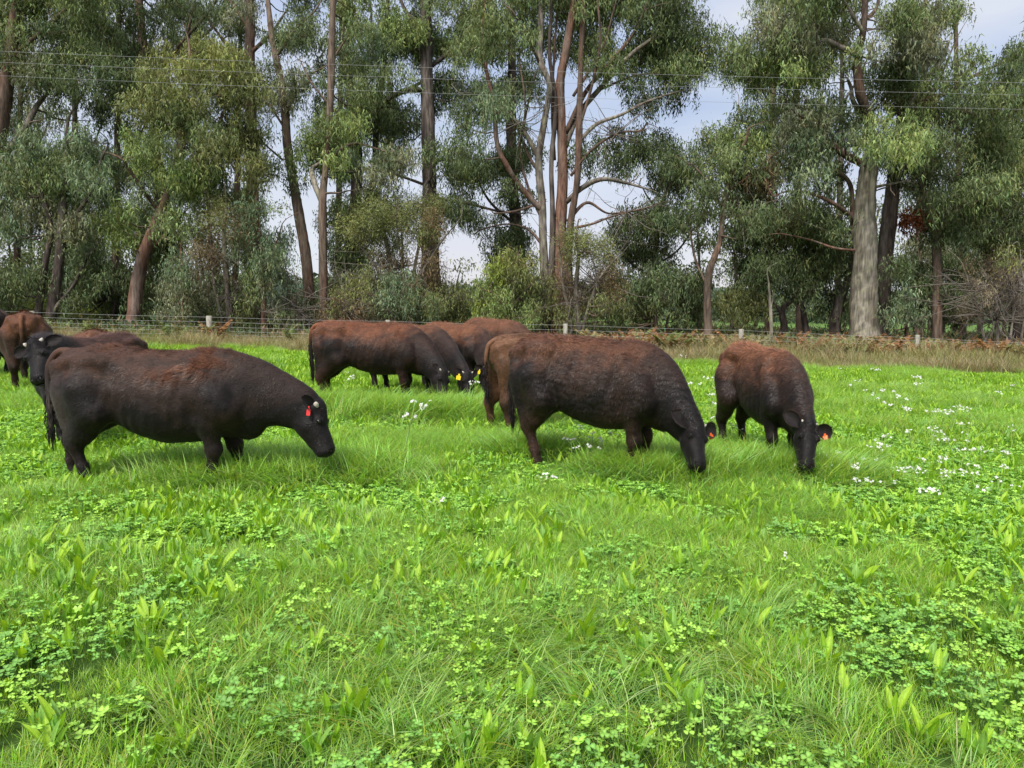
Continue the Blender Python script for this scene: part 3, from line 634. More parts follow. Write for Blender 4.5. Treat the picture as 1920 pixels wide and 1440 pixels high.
T('gum_tree', 'large many stemmed gum in the middle with red streaked trunks and long spreading limbs', 34,
  [{'p': [(1046, 606, 18), (1048, 500, 15), (1050, 430, 11), (1055, 330, 9), (1053, 230, 8), (1050, 160, 7.5), (1062, 90, 7), (1075, 10, 6), (1080, -80, 4)], 'bark': 'red'},
   {'p': [(1024, 602, 12), (1019, 470, 9), (1016, 380, 9), (1010, 300, 8), (1022, 220, 7), (1030, 160, 6), (1012, 110, 7), (1014, 40, 6), (1008, -60, 4)], 'bark': 'grey'},
   {'p': [(1068, 604, 10), (1066, 500, 9), (1070, 420, 8), (1082, 340, 7), (1086, 240, 8), (1088, 150, 6), (1092, 60, 6), (1096, -60, 4)], 'bark': 'brown'},
   {'p': [(1016, 395, 7), (975, 350, 6.5), (950, 310, 6), (932, 270, 5.5), (926, 200, 5), (910, 120, 4), (905, 50, 3)], 'bark': 'red'},
   {'p': [(1012, 300, 6), (985, 250, 5), (960, 220, 4), (920, 190, 3), (880, 175, 2)], 'bark': 'grey'},
   {'p': [(1058, 280, 6), (1085, 215, 6), (1130, 160, 5.5), (1180, 105, 5), (1225, 70, 4), (1265, 25, 3), (1290, -40, 2)], 'bark': 'grey'},
   {'p': [(1060, 250, 6), (1100, 170, 5), (1150, 110, 4), (1190, 60, 3), (1215, 0, 2)], 'bark': 'brown'},
   {'p': [(1090, 260, 5), (1120, 232, 5), (1165, 215, 4), (1210, 192, 3), (1260, 175, 2)], 'bark': 'grey'},
   {'p': [(1060, 380, 6), (1095, 350, 6), (1130, 336, 5), (1170, 342, 3.5), (1215, 355, 2)], 'bark': 'grey'},
   [(1064, 415, 5), (1100, 380, 4), (1140, 400, 2.5), (1185, 395, 2)], [(1062, 430, 4), (1110, 420, 3), (1150, 405, 2.5), (1210, 390, 1.5)], [(1015, 330, 4), (990, 290, 3.5), (970, 240, 3)],
   [(1075, 180, 4), (1130, 90, 3), (1150, 20, 2)], [(1012, 120, 4), (985, 60, 3), (960, 20, 2)], [(1040, 300, 4), (1035, 200, 3.5), (1040, 90, 3), (1045, 10, 2)], [(1120, 170, 3), (1200, 140, 2.5), (1290, 140, 3), (1330, 120, 2)],
   [(1070, 330, 4), (1110, 280, 3), (1160, 250, 2.4), (1200, 245, 2)], {'p': [(1030, 604, 8), (1034, 500, 7), (1036, 400, 6), (1034, 300, 5.5), (1042, 200, 5), (1030, 100, 4), (1034, 0, 3)], 'bark': 'dark'}, [(1020, 420, 4), (990, 350, 3.5), (975, 280, 3), (985, 200, 2.4), (975, 120, 2)], [(1086, 240, 4), (1110, 160, 3.5), (1125, 80, 3), (1120, 0, 2)], [(1015, 380, 3), (970, 395, 3), (930, 400, 2)], [(1018, 460, 4), (990, 430, 3), (950, 420, 2), (905, 430, 1.6)]],
  [(950, 60, 60, 45, 'green', {'d': 1.3}), (900, 90, 50, 50, 'green', {'d': 1.1}), (960, 180, 60, 35, 'blue', {'d': 1.2}), (890, 230, 45, 40, 'dark', {'d': .9}), (1000, 30, 60, 35, 'green', {'d': 1.1}), (1060, 20, 60, 40, 'green', {'d': 1.1}), (1130, 60, 60, 50, 'green', {'d': 1.3}), (1200, 30, 70, 40, 'dark', {'d': 1.3}), (1160, 130, 60, 30, 'green', {'d': .9}),
   (1270, 60, 60, 60, 'dark', {'d': 1.4}), (1230, 120, 60, 40, 'green', {'d': 1.2}), (1220, 190, 55, 30, 'dark', {'d': 1.0}), (1230, 150, 40, 30, 'olive', {'d': .6}), (1170, 270, 50, 40, 'dark', {'d': 1.1}), (1200, 310, 60, 30, 'dark', {'d': 1.1}), (1120, 290, 35, 30, 'dark', {'d': .7}), (910, 300, 60, 40, 'dark', {'d': 1.1}), (940, 340, 50, 35, 'dark', {'d': 1.0}),
   (1280, 280, 30, 45, 'dark', {'d': 1.1}), (1310, 110, 40, 50, 'green', {'d': 1.0}), (1020, 90, 40, 40, 'dark', {'d': .8}), (880, 380, 50, 30, 'dark', {'d': .6}), (1200, 410, 50, 30, 'dark', {'d': .6}), (1090, -70, 220, 50, 'dark', {'d': 1.0}), (975, 260, 35, 35, 'dark', {'d': .7}), (1190, 430, 45, 25, 'dark', {'d': .5})],
  'brown', seed=13, group=GT, cdz=1.5, bare=[(1150, 250, 60, 18), (960, 240, 50, 14), (1170, 400, 50, 14), (1020, 200, 40, 8)])
T('gum_tree', 'dark gum standing close behind the left stems of the big gum', 40, [[(972, 604, 13), (972, 480, 12), (962, 350, 9), (958, 230, 9), (960, 120, 7), (955, -40, 5)], [(968, 300, 4), (985, 220, 3), (1000, 150, 2)], [(965, 420, 4), (920, 380, 3), (890, 330, 2)]],
  [(970, 420, 50, 50, 'dark', {'d': 1.2}), (940, 140, 50, 50, 'dark', {'d': 1.1}), (960, 330, 40, 50, 'dark', {'d': .9}), (980, 480, 40, 40, 'dark', {'d': .8}), (920, 430, 40, 30, 'dark', {'d': .5})], 'dark', seed=14, group=GT)
T('gum_tree', 'thin dark crooked gum between the big gum and the small leaning one', 38, [[(1215, 600, 6), (1222, 530, 5), (1232, 450, 4), (1245, 370, 3.5), (1262, 320, 2)], [(1222, 520, 3), (1180, 490, 2.5), (1150, 440, 2)], [(1225, 500, 3), (1270, 470, 2.4), (1300, 430, 2)], [(1240, 400, 2.5), (1215, 370, 2)]],
  [(1260, 290, 40, 45, 'dark', {'d': 1.1}), (1290, 330, 30, 25, 'dark', {'d': .7}), (1190, 440, 50, 25, 'dark', {'d': .9}), (1260, 420, 40, 30, 'dark', {'d': .8}), (1200, 500, 50, 30, 'dark', {'d': 1.0}), (1170, 380, 30, 30, 'dark', {'d': .5})], 'dark', seed=15, group=GT)
T('gum_tree', 'small gum with a bent brown trunk left of the giant trunk', 33, [[(1328, 612, 7.5), (1326, 560, 6.5), (1330, 510, 6), (1350, 450, 5), (1358, 380, 4.5), (1378, 310, 3.5), (1400, 260, 2.5)], [(1328, 540, 3.5), (1305, 490, 3), (1295, 440, 2)], [(1356, 390, 3), (1325, 340, 2.4), (1300, 310, 2)], [(1360, 360, 3), (1420, 320, 2.4), (1450, 290, 2)], [(1356, 410, 2.5), (1400, 400, 2), (1440, 380, 1.5)]],
  [(1370, 280, 50, 30, 'green', {'d': 1.5}), (1420, 285, 50, 28, 'bright', {'d': 1.3}), (1350, 330, 50, 35, 'dark', {'d': 1.2}), (1410, 350, 50, 30, 'brown', {'d': .8}), (1320, 400, 40, 40, 'dark', {'d': .9}), (1420, 420, 60, 35, 'dark', {'d': 1.0}), (1290, 460, 30, 40, 'dark', {'d': .8}), (1450, 320, 30, 30, 'dark')], 'mid', seed=16, group=GT, bare=[(1400, 400, 30, 12)])
T('gum_tree', 'giant old gum with a thick pale lichened trunk and heavy crown on the right', 32.5,
  [{'p': [(1621, 634, 25), (1620, 560, 22), (1622, 480, 20), (1622, 400, 18), (1628, 330, 16), (1634, 290, 13)], 'bark': 'pale'}, [(1634, 310, 11), (1630, 230, 10), (1612, 170, 10), (1608, 110, 9), (1618, 60, 7), (1622, 0, 6), (1624, -90, 4)],
   {'p': [(1612, 105, 7), (1575, 88, 6), (1545, 75, 4), (1520, 95, 2)], 'bark': 'grey'}, {'p': [(1618, 60, 5), (1600, 30, 4), (1585, 5, 3)], 'bark': 'pale'}, [(1620, 40, 5), (1645, 10, 4), (1650, -60, 3)], {'p': [(1628, 235, 7), (1600, 190, 5), (1596, 165, 4)], 'bark': 'pale'},
   [(1625, 310, 9), (1585, 290, 8), (1550, 260, 6), (1520, 230, 5), (1490, 210, 3)], [(1618, 440, 7), (1600, 410, 6), (1560, 380, 4), (1510, 360, 3), (1470, 360, 2)], {'p': [(1612, 470, 8), (1600, 430, 7), (1595, 350, 5), (1570, 320, 4)], 'bark': 'mid'},
   {'p': [(1612, 445, 3), (1570, 440, 3), (1530, 425, 2)], 'bark': 'pale'}, {'p': [(1612, 470, 3), (1565, 465, 3), (1520, 450, 2), (1475, 440, 1.6)], 'bark': 'red'},
   {'p': [(1634, 320, 10), (1670, 270, 9), (1700, 220, 7), (1730, 190, 6), (1775, 175, 4), (1815, 148, 3.5), (1870, 122, 3), (1925, 100, 2.6), (1990, 80, 2)], 'bark': 'brown'},
   {'p': [(1700, 215, 7), (1720, 170, 6), (1760, 120, 6), (1775, 88, 4), (1778, 78, 1.5)], 'bark': 'pale'}, {'p': [(1725, 165, 5), (1742, 110, 4), (1745, 60, 4), (1760, 10, 3.4), (1770, -60, 2)], 'bark': 'grey'}, {'p': [(1634, 352, 4), (1670, 345, 3), (1700, 340, 2)], 'bark': 'pale'},
   [(1710, 230, 4), (1760, 260, 3.4), (1790, 220, 2.6), (1810, 190, 2)], [(1720, 260, 4), (1755, 275, 3), (1800, 260, 2.5), (1830, 240, 2)]],
  [(1430, 100, 60, 50, 'green', {'d': 1.4}), (1500, 60, 60, 45, 'grey', {'d': 1.4}), (1560, 30, 60, 35, 'green', {'d': 1.2}), (1470, 150, 70, 40, 'bright', {'d': 1.3}), (1660, 30, 60, 40, 'green', {'d': 1.2}), (1690, 80, 50, 40, 'grey', {'d': 1.3}), (1560, 130, 50, 45, 'green', {'d': 1.2}), (1510, 220, 60, 40, 'grey', {'d': 1.2}), (1440, 230, 50, 35, 'green', {'d': .9}),
   (1660, 150, 50, 40, 'dark', {'d': 1.2}), (1580, 200, 45, 40, 'dark', {'d': 1.3}), (1570, 250, 50, 35, 'dark', {'d': 1.1}), (1690, 200, 60, 30, 'olive', {'d': 1.0}), (1680, 250, 60, 35, 'bright', {'d': 1.5, 'dz': -1.2}), (1640, 285, 50, 28, 'blue', {'d': 1.4, 'dz': -1.5}), (1770, 150, 50, 30, 'green', {'d': 1.2}), (1830, 180, 55, 28, 'green', {'d': 1.1}), (1800, 215, 50, 25, 'dark', {'d': .8}),
   (1900, 130, 40, 50, 'dark', {'d': 1.1}), (1890, 230, 45, 50, 'dark', {'d': 1.0}), (1815, 95, 22, 18, 'green', {'d': .8}), (1785, 8, 22, 22, 'green', {'d': .8}), (1500, 300, 60, 35, 'blue', {'d': 1.0}), (1560, 320, 40, 35, 'dark', {'d': 1}), (1520, 400, 60, 40, 'dark', {'d': 1.0}), (1600, -70, 160, 45, 'dark'), (1730, 290, 50, 35, 'dark', {'d': 1.2}), (1480, -20, 60, 40, 'green')],
  'brown', seed=17, group=GT, sides=14)
T('gum_tree', 'dark stringy barked gum close beside the giant trunk', 34.5, [[(1650, 606, 15), (1656, 520, 14), (1664, 440, 13), (1672, 370, 12), (1680, 300, 10), (1690, 220, 7), (1700, 120, 5)], [(1675, 340, 5), (1720, 300, 4), (1750, 270, 3)]],
  [(1710, 270, 50, 35, 'dark', {'d': 1.2}), (1700, 330, 45, 30, 'dark', {'d': 1.0}), (1720, 180, 50, 40, 'dark', {'d': .8})], 'dark', seed=18, group=GT)
T('gum_tree', 'forked gum with rust coloured dead foliage at its fork near the right edge', 33.5, [{'p': [(1757, 618, 9), (1758, 540, 8), (1756, 470, 7.5), (1754, 425, 8), (1742, 380, 5), (1728, 340, 4), (1740, 300, 3)], 'bark': 'mid'}, {'p': [(1756, 430, 5), (1768, 400, 4), (1772, 380, 3)], 'bark': 'pale'}, [(1764, 400, 3), (1815, 405, 3), (1850, 420, 2)], {'p': [(1740, 370, 3), (1700, 350, 3), (1660, 352, 2)], 'bark': 'pale'}],
  [(1745, 398, 25, 18, 'rust', {'r': 16, 'd': 1.5, 'sp': .4}), (1700, 405, 22, 12, 'rust', {'r': 14, 'd': 1.2, 'sp': .4}), (1790, 320, 60, 40, 'dark', {'d': 1.3}), (1850, 300, 60, 45, 'green', {'d': 1.3}), (1790, 400, 50, 30, 'dark', {'d': 1.0}), (1850, 370, 60, 40, 'green', {'d': 1.4}), (1900, 330, 40, 45, 'olive', {'d': 1.2}), (1870, 430, 50, 40, 'green', {'d': 1.3}), (1800, 450, 50, 40, 'dark', {'d': 1.2}), (1930, 420, 40, 60, 'dark')], 'mid', seed=19, group=GT)
T('gum_tree', 'leafy gum at the right edge behind the pale dead shrub', 38, [[(1905, 610, 11), (1900, 480, 9), (1910, 330, 7), (1930, 200, 5), (1940, 60, 4)], [(1902, 400, 4), (1860, 340, 3)], [(1908, 340, 4), (1960, 280, 3)]],
  [(1890, 280, 50, 50, 'green', {'d': 1.2}), (1930, 160, 40, 70, 'dark', {'d': .9}), (1880, 480, 60, 50, 'dark', {'d': 1.3}), (1960, 350, 50, 120, 'dark', {'d': 1.2}), (1820, 500, 60, 40, 'dark', {'d': 1.2}), (1860, 390, 50, 40, 'olive', {'d': .9})], 'dark', seed=20, group=GT)
T('paperbark', 'low dark spreading tree with twisted leaning trunks right of the bent gum', 35, [[(1565, 614, 10), (1575, 560, 8), (1592, 520, 6), (1600, 470, 4)], [(1470, 612, 8), (1468, 580, 6), (1490, 560, 5), (1520, 545, 4)], [(1510, 612, 7), (1500, 560, 5), (1480, 520, 4), (1450, 480, 3)], [(1468, 590, 5), (1440, 560, 3.5), (1420, 520, 2)]],
  [(1430, 470, 60, 40, 'dark', {'d': 1.6}), (1500, 470, 60, 40, 'green', {'d': 1.5}), (1560, 450, 50, 45, 'dark', {'d': 1.3}), (1400, 520, 50, 40, 'dark', {'d': 1.5}), (1470, 520, 60, 30, 'dark', {'d': 1.4}), (1540, 510, 60, 40, 'dark', {'d': 1.5}), (1390, 580, 40, 25, 'olive', {'d': .9}), (1580, 560, 30, 40, 'dark', {'d': 1.0}), (1440, 400, 70, 35, 'brown', {'d': 1.0})], 'dark', seed=21)
T('snag', 'bare bleached upright dead stem behind the grass tussock', 31.5, [{'p': [(1446, 612, 3.2), (1444, 570, 3), (1441, 530, 1.6)], 'bark': 'pale'}, {'p': [(1445, 585, 1.8), (1449, 560, 1.3), (1448, 545, .8)], 'bark': 'pale'}], [], 'pale', seed=22, cat='dead tree')
# understorey
T('gum_tree', 'small blue green gum bush low behind the middle fence post', 31.5, [[(770, 606, 3), (765, 570, 2.5), (755, 540, 2)], [(770, 600, 2), (790, 560, 1.5)]], [(745, 545, 45, 22, 'blue', {'r': 18, 'd': 1.4, 'sp': .5}), (775, 575, 45, 22, 'blue', {'r': 18, 'd': 1.3, 'sp': .5}), (730, 580, 35, 22, 'grey', {'r': 18, 'd': 1.0, 'sp': .5})], 'mid', seed=30, leafsize=.8)
T('tea_tree', 'flat topped olive tea tree on bare stems left of the thick black trunk', 33, [[(740, 604, 6), (738, 540, 5), (728, 470, 4), (715, 420, 3)], [(770, 604, 5), (775, 520, 4), (790, 440, 3), (800, 400, 2)], [(745, 560, 4), (690, 480, 3)], [(772, 540, 3), (830, 450, 2)], [(752, 600, 4), (755, 500, 3.4), (752, 420, 2)]],
  [(720, 405, 45, 20, 'olive', {'r': 22, 'd': 2.0, 'L': .7, 'W': .66, 'droop': -.1, 'ld': 1.6}), (780, 395, 55, 20, 'olive', {'r': 22, 'd': 2.0, 'L': .7, 'W': .66, 'droop': -.1, 'ld': 1.6}), (690, 440, 40, 25, 'olive', {'r': 22, 'd': 1.5, 'L': .7, 'W': .66, 'droop': 0, 'ld': 1.6}), (820, 430, 35, 25, 'brown', {'r': 22, 'd': 1.3, 'L': .7, 'W': .66, 'droop': 0, 'ld': 1.4}), (760, 440, 60, 25, 'olive', {'r': 22, 'd': 1.0, 'L': .7, 'W': .66, 'ld': 1.3}), (770, 500, 70, 35, 'brown', {'r': 22, 'd': .9, 'L': .7, 'W': .62}), (690, 540, 45, 30, 'olive', {'r': 22, 'd': 1.0, 'L': .7, 'W': .62}), (840, 560, 50, 30, 'olive', {'r': 22, 'd': 1.0, 'L': .7, 'W': .62})],
  'grey', seed=31, bare=[(750, 500, 50, 26), (680, 570, 50, 20)])
T('gum_tree', 'young yellow green gum with a bright leafy peak right of the tussock', 31.8, [[(960, 606, 4), (962, 560, 3.5), (968, 500, 2.5), (972, 475, 1.5)], [(962, 570, 2.5), (1000, 530, 2)], [(960, 580, 2.5), (925, 550, 2)]],
  [(965, 490, 28, 20, 'yel', {'r': 16, 'd': 1.8, 'sp': .4}), (945, 515, 32, 20, 'lime', {'r': 16, 'd': 1.1, 'sp': .4}), (990, 525, 35, 20, 'olive', {'r': 18, 'd': 1.5, 'sp': .5}), (950, 550, 50, 25, 'bright', {'r': 20, 'd': 1.6, 'sp': .6}), (1005, 560, 35, 25, 'olive', {'r': 18, 'd': 1.2, 'sp': .5}), (965, 585, 60, 22, 'bright', {'r': 20, 'd': 1.5, 'sp': .6}), (900, 560, 20, 20, 'lime', {'r': 15, 'd': .8, 'sp': .4})], 'mid', seed=32, leafsize=.8)
T('tea_tree', 'feathery pale olive tea tree in front of the big gum base', 32.3, [[(1085, 608, 5), (1080, 540, 4), (1085, 480, 3), (1080, 445, 2)], [(1095, 606, 4), (1120, 530, 3), (1150, 490, 2)], [(1070, 606, 4), (1055, 530, 3), (1050, 470, 2)]],
  [(1070, 455, 35, 22, 'olive', {'r': 20, 'd': 1.5, 'L': .7, 'W': .62, 'droop': 0, 'ld': 1.4}), (1115, 480, 45, 25, 'olive', {'r': 20, 'd': 1.4, 'L': .7, 'W': .62, 'droop': 0, 'ld': 1.4}), (1150, 530, 40, 25, 'brown', {'r': 20, 'd': 1.2, 'L': .7, 'W': .62, 'droop': .1}), (1090, 540, 55, 35, 'brown', {'r': 20, 'd': 1.1, 'L': .7, 'W': .62}), (1110, 585, 70, 22, 'olive', {'r': 20, 'd': 1.3, 'L': .7, 'W': .62})], 'grey', seed=33, bare=[(1110, 520, 45, 30), (1080, 570, 40, 20)])
T('shrub', 'dark green thicket low between the big gum and the bent gum', 34, [[(1230, 606, 4), (1225, 570, 3), (1210, 540, 2)], [(1250, 606, 3), (1265, 560, 2)]], [(1210, 540, 50, 35, 'dark', {'r': 24, 'd': 2.0}), (1270, 540, 50, 35, 'dark', {'r': 24, 'd': 2.0}), (1190, 580, 45, 22, 'green', {'r': 22, 'd': 1.4}), (1290, 585, 50, 18, 'dark', {'r': 22, 'd': 1.4})], 'mid', cat='shrub', seed=34)
T('shrub', 'pale grey leafless shrub with tangled twigs at the right edge', 31, [{'p': [(1870, 632, 3), (1866, 570, 2.4), (1850, 520, 1.6)], 'bark': 'pale'}, {'p': [(1895, 632, 3), (1900, 560, 2), (1890, 500, 1.4)], 'bark': 'pale'}, {'p': [(1845, 632, 3), (1825, 560, 2), (1810, 510, 1.4)], 'bark': 'pale'}, {'p': [(1915, 634, 3), (1925, 560, 2), (1915, 500, 1.4)], 'bark': 'pale'}],
  [(1850, 500, 35, 25, 'brown', {'r': 18, 'd': .8, 'L': .5, 'W': .4}), (1900, 490, 30, 22, 'olive', {'r': 18, 'd': .9, 'L': .7, 'W': .66}), (1830, 560, 40, 30, 'dry', {'r': 18, 'd': .8, 'L': .5, 'W': .4}), (1895, 560, 40, 35, 'dry', {'r': 18, 'd': .8, 'L': .5, 'W': .4})], 'pale', cat='shrub', seed=35, bare=[(1850, 540, 50, 60), (1900, 540, 45, 60), (1880, 600, 60, 40)])
T('shrub', 'green shrub thicket behind the last fence post', 34, [[(1700, 612, 3), (1705, 580, 2)], [(1730, 612, 3), (1735, 570, 2)]], [(1700, 580, 45, 25, 'blue', {'r': 20, 'd': 1.5}), (1790, 570, 60, 30, 'dark', {'r': 22, 'd': 1.5}), (1700, 530, 40, 35, 'dark', {'r': 24, 'd': 1.4})], 'mid', cat='shrub', seed=36)
T('shrub', 'sunlit lime green bushes glimpsed behind the trunks at the left', 44, [[(60, 604, 3), (60, 590, 2)], [(180, 604, 3), (185, 590, 2)]], [(40, 583, 45, 14, 'lime', {'r': 18, 'd': 2.2}), (110, 588, 40, 12, 'lime', {'r': 16, 'd': 1.8}), (190, 583, 42, 14, 'lime', {'r': 18, 'd': 2.2}), (160, 600, 60, 8, 'olive', {'r': 16, 'd': 1.5})], 'mid', cat='shrub', seed=37)
T('shrub', 'grey twiggy scrub along the fence beneath the slender leaning gum', 33, [[(560, 606, 3), (555, 580, 2)], [(640, 606, 3), (645, 575, 2)]], [(560, 590, 40, 15, 'grey', {'r': 18, 'd': 1.2}), (640, 585, 60, 20, 'brown', {'r': 18, 'd': 1.2, 'L': .7, 'W': .66}), (640, 560, 30, 40, 'olive', {'r': 20, 'd': .8})], 'mid', cat='shrub', seed=38, bare=[(560, 580, 40, 26), (650, 580, 50, 26)])
T('shrub', 'dark undergrowth between the red based gum and the sapling', 36, [[(290, 604, 3), (290, 580, 2)], [(210, 604, 3), (215, 570, 2)]], [(220, 560, 50, 35, 'dark', {'r': 24, 'd': 1.6}), (290, 560, 50, 40, 'dark', {'r': 24, 'd': 1.6}), (180, 510, 45, 35, 'dark', {'r': 24, 'd': 1.2}), (300, 500, 35, 40, 'dark', {'r': 24, 'd': 1.2}), (400, 580, 60, 25, 'dark', {'r': 22, 'd': 1.2}), (-40, 560, 80, 50, 'dark', {'r': 24, 'd': 1.5})], 'dark', cat='shrub', seed=39)
# trees beyond the frame on both sides close the belt for other viewpoints
for k, (px, D_) in enumerate([(-220, 37), (-420, 35), (-640, 39), (2080, 37), (2280, 35), (2520, 38)]):
    T('gum_tree', 'gum of the belt beyond the %s side of the view' % ('left' if px < 0 else 'right'), D_, [[(px, 604, 13), (px + 10, 400, 10), (px - 8, 200, 8), (px, -60, 4)]], [(px, 60, 130, 90, 'green'), (px - 40, 250, 90, 60, 'dark'), (px + 50, 400, 90, 60, 'dark', {'d': .8}), (px, 560, 110, 45, 'dark', {'d': .8})], 'mid', seed=60 + k, group='gum trees beyond the frame')

# second row of slender gums seen between the nearer ones
for k, (px, D_, hw, lean) in enumerate([(30, 45, 6, 8), (150, 46, 6, -10), (215, 44, 7, 6), (440, 47, 6, 8), (632, 45, 6, 6), (1440, 44, 6, 8), (1500, 46, 7, -6), (1570, 45, 6, 8), (1720, 46, 7, 10), (1805, 45, 6, -10)]):
    rr_ = np.random.default_rng(300 + k); low = 1120 < px < 1400
    cr_ = [(px + rr_.normal(0, 25), yy + rr_.normal(0, 15), 42, 40, ['dark', 'green', 'dark', 'grey'][int(rr_.integers(0, 4))], {'d': .42 if not (840 < px < 1200) else .25, 'r': 36}) for yy in ((20, 110, 200, 290, 390, 480) if not low else (440, 520))]
    side_ = rr_.choice([-1, 1]); top_ = -60 if not low else 380
    T('gum_tree', 'slender dark gum in the second row, ' + {30: 'behind the forked gum at the far left', 150: 'between the forked gum and the weeping gum', 215: 'just left of the weeping gum', 440: 'just left of the straight tall gum', 632: 'behind the round pale green crown', 850: 'just right of the thick black trunk', 1000: 'behind the left stems of the big gum', 1440: 'right of the bent gum', 1500: 'above the low twisted tree', 1570: 'just left of the giant trunk', 1720: 'just left of the rust coloured fork', 1805: 'just right of the rust coloured fork', 1860: 'above the pale dead shrub'}[px], D_, [[(px, 604, hw), (px + lean * .5, 400, hw * .85), (px + lean, 200 if not low else 480, hw * .7), (px + lean * 1.6, top_, hw * .4)]] + [[(px + lean * .8, yy, hw * .45), (px + lean + side_ * 35, yy - 60, hw * .35), (px + lean + side_ * 60, yy - 120, hw * .2)] for yy in ((330, 200) if not low else (520,))], cr_, ['brown', 'dark', 'mid'][k % 3], seed=200 + k, group='second row of gums behind the nearest trees')
T('shrub', 'olive brown scrub filling the ground between the twin gum and the big gum', 36, [[(860, 604, 4), (860, 560, 3)], [(900, 604, 4), (915, 550, 3)], [(700, 604, 4), (690, 560, 3)]], [(880, 580, 60, 20, 'olive', {'r': 20, 'd': 1.2, 'L': .7}), (760, 560, 70, 35, 'brown', {'r': 22, 'd': 1.1, 'L': .7}), (660, 560, 50, 35, 'grey', {'r': 22, 'd': 1.2}), (600, 570, 50, 25, 'dark', {'r': 22, 'd': 1.2}), (1010, 585, 60, 22, 'dark', {'r': 22, 'd': 1.3}), (850, 590, 120, 14, 'dark', {'r': 20, 'd': 1.4})], 'mid', cat='shrub', seed=240, bare=[(870, 560, 40, 14)])
# farther rows of the wood, told apart only as a mass
A = Acc(); Tb = Acc()
for k in range(120):
    px = tr.uniform(-500, 2400); D_ = tr.uniform(48, 75)
    left = px < 500; right = px > 1290
    if not (left or right) and tr.random() < .72: continue
    x0 = X(px, D_); z0 = gzs(x0, D_); H = tr.uniform(7, 15) if (left or right) else tr.uniform(3.0, 6)
    Tb.add(*tube(catmull([(x0, D_, z0 - .2), (x0 + tr.normal(0, .3), D_, z0 + H * .4), (x0 + tr.normal(0, .6), D_, z0 + H * .9)], 7), np.linspace(.17, .05, 7) * H / 10, 6), np.array(BARK['dark']) * tr.uniform(.8, 1.6))
    for q in range(int(H * 1.1)):
        h = z0 + H * tr.uniform(.12, 1.0); c = np.array([x0 + tr.normal(0, 1.5), D_ + tr.normal(0, 1), h]); s = tr.uniform(.8, 1.5)
        n = 100; A.add(*leaves(n, c + nrm(tr.normal(0, 1, (n, 3))) * s * tr.random((n, 1)) ** .4 * [1.1, 1, .7], tr, .34, .075, .7, np.array(LEAFC[['dark', 'green', 'dark', 'grey'][tr.integers(0, 4)]]) * tr.uniform(.8, 1.2)))
w = obj('woodland', A.mesh('woodland', False), M_LEAF); tag(w, 'mass of farther gum trees filling the gaps of the belt', kind='stuff')
obj('stems', Tb.mesh('stems'), M_BARK, w)
# far tree line and low hills
A = Acc()
for k in range(1500):
    D_ = tr.uniform(150, 260); px = tr.uniform(-900, 2800); x0 = X(px, D_); z0 = gzs(x0, D_)
    H = (5 + 5 * noise2(np.array([px]), np.array([0.]), .006, 5, 3)[0]); n = 40
    c = np.array([x0, D_, z0]) + np.stack([tr.normal(0, 3.0, n), tr.normal(0, 2, n), H * tr.random(n) ** .8], -1)
    A.add(*leaves(n, c, tr, 1.6, .6, .1, np.array([.085, .115, .085]) * tr.uniform(.75, 1.2)))
tag(obj('treeline', A.mesh('treeline', False), M_LEAF), 'low distant line of trees beyond the far paddock', kind='stuff')
hx = np.linspace(-1400, 1400, 90); V = []; 
for k, (yy, f_) in enumerate([(700, 0), (850, .7), (1000, 1.0), (1300, .6), (1550, 0)]):
    V.append(np.stack([hx, hx * 0 + yy, -2.5 + f_ * (18 + 26 * noise2(hx, hx * 0, .004, 8, 3))], -1))
V = np.concatenate(V); nxx = len(hx); i = np.arange(4)[:, None] * nxx; j = np.arange(nxx - 1)[None]
tag(obj('hills', make_mesh('hills', V, np.stack([i + j, i + j + 1, i + nxx + j + 1, i + nxx + j], -1).reshape(-1, 4), (.10, .125, .13)), mat_attr('hill', .9, 0, .1, .3, .03)), kind='structure')

# ------------------------------------------------------------------ fence
def fence_y(px): return 29.0
fr = empty('fence', (0, 29.0, gzs(0, 29))); tag(fr, 'post and wire netting fence along the far side of the paddock', 'fence')
fo = Vector(fr.location)
posts = [(-620, 560, 4.5), (-280, 570, 5), (60, 583, 5), (392, 592, 5.5), (728, 600, 5), (1060, 607, 4.5), (1390, 617, 5), (1720, 628, 4.5), (2055, 640, 5), (2400, 652, 5)]
px_ = []
for k, (px, ty, hw) in enumerate(posts):
    b = P(px, ty, 29.0); z0 = gzs(b[0], 29.0); w_ = hw / F_PX * 29.0 ; lean = tr.normal(0, .02)
    V, Fq = tube(np.array([(b[0], 29, z0 - .3), (b[0], 29, z0 + .3), (b[0] + lean * .6, 29, (z0 + b[2]) / 2 + .2), (b[0] + lean, 29, b[2] - .015), (b[0] + lean, 29, b[2])]), [w_, w_, w_ * .98, w_ * .97, w_ * .88], 9)
    V = V + tr.normal(0, .003, V.shape); px_.append((b[0], z0, b[2]))
    o = obj('post', make_mesh('post', V - np.array(fo), Fq, (.33, .31, .26)), M_POST, fr)
wp = Acc()
for k, h in enumerate([.10, .24, .38, .52, .68, .86, 1.04]):
    A = Acc()
    for i in range(len(px_) - 1):
        (xa, za, ta), (xb, zb, tb) = px_[i], px_[i + 1]; t = np.linspace(0, 1, 7)
        ha, hb = [min(h, (q[2] - q[1]) - .05) * ((q[2] - q[1] - .05) / 1.04 if True else 1) for q in (px_[i], px_[i + 1])]
        pts = np.stack([xa + (xb - xa) * t, np.full(7, 28.93), za + ha + (zb + hb - za - ha) * t - .02 * np.sin(np.pi * t)], -1)
        A.add(*tube(pts - np.array(fo), .0042, 3, False))
    obj('wire', A.mesh('wire'), M_WIRE, fr)
A = Acc()
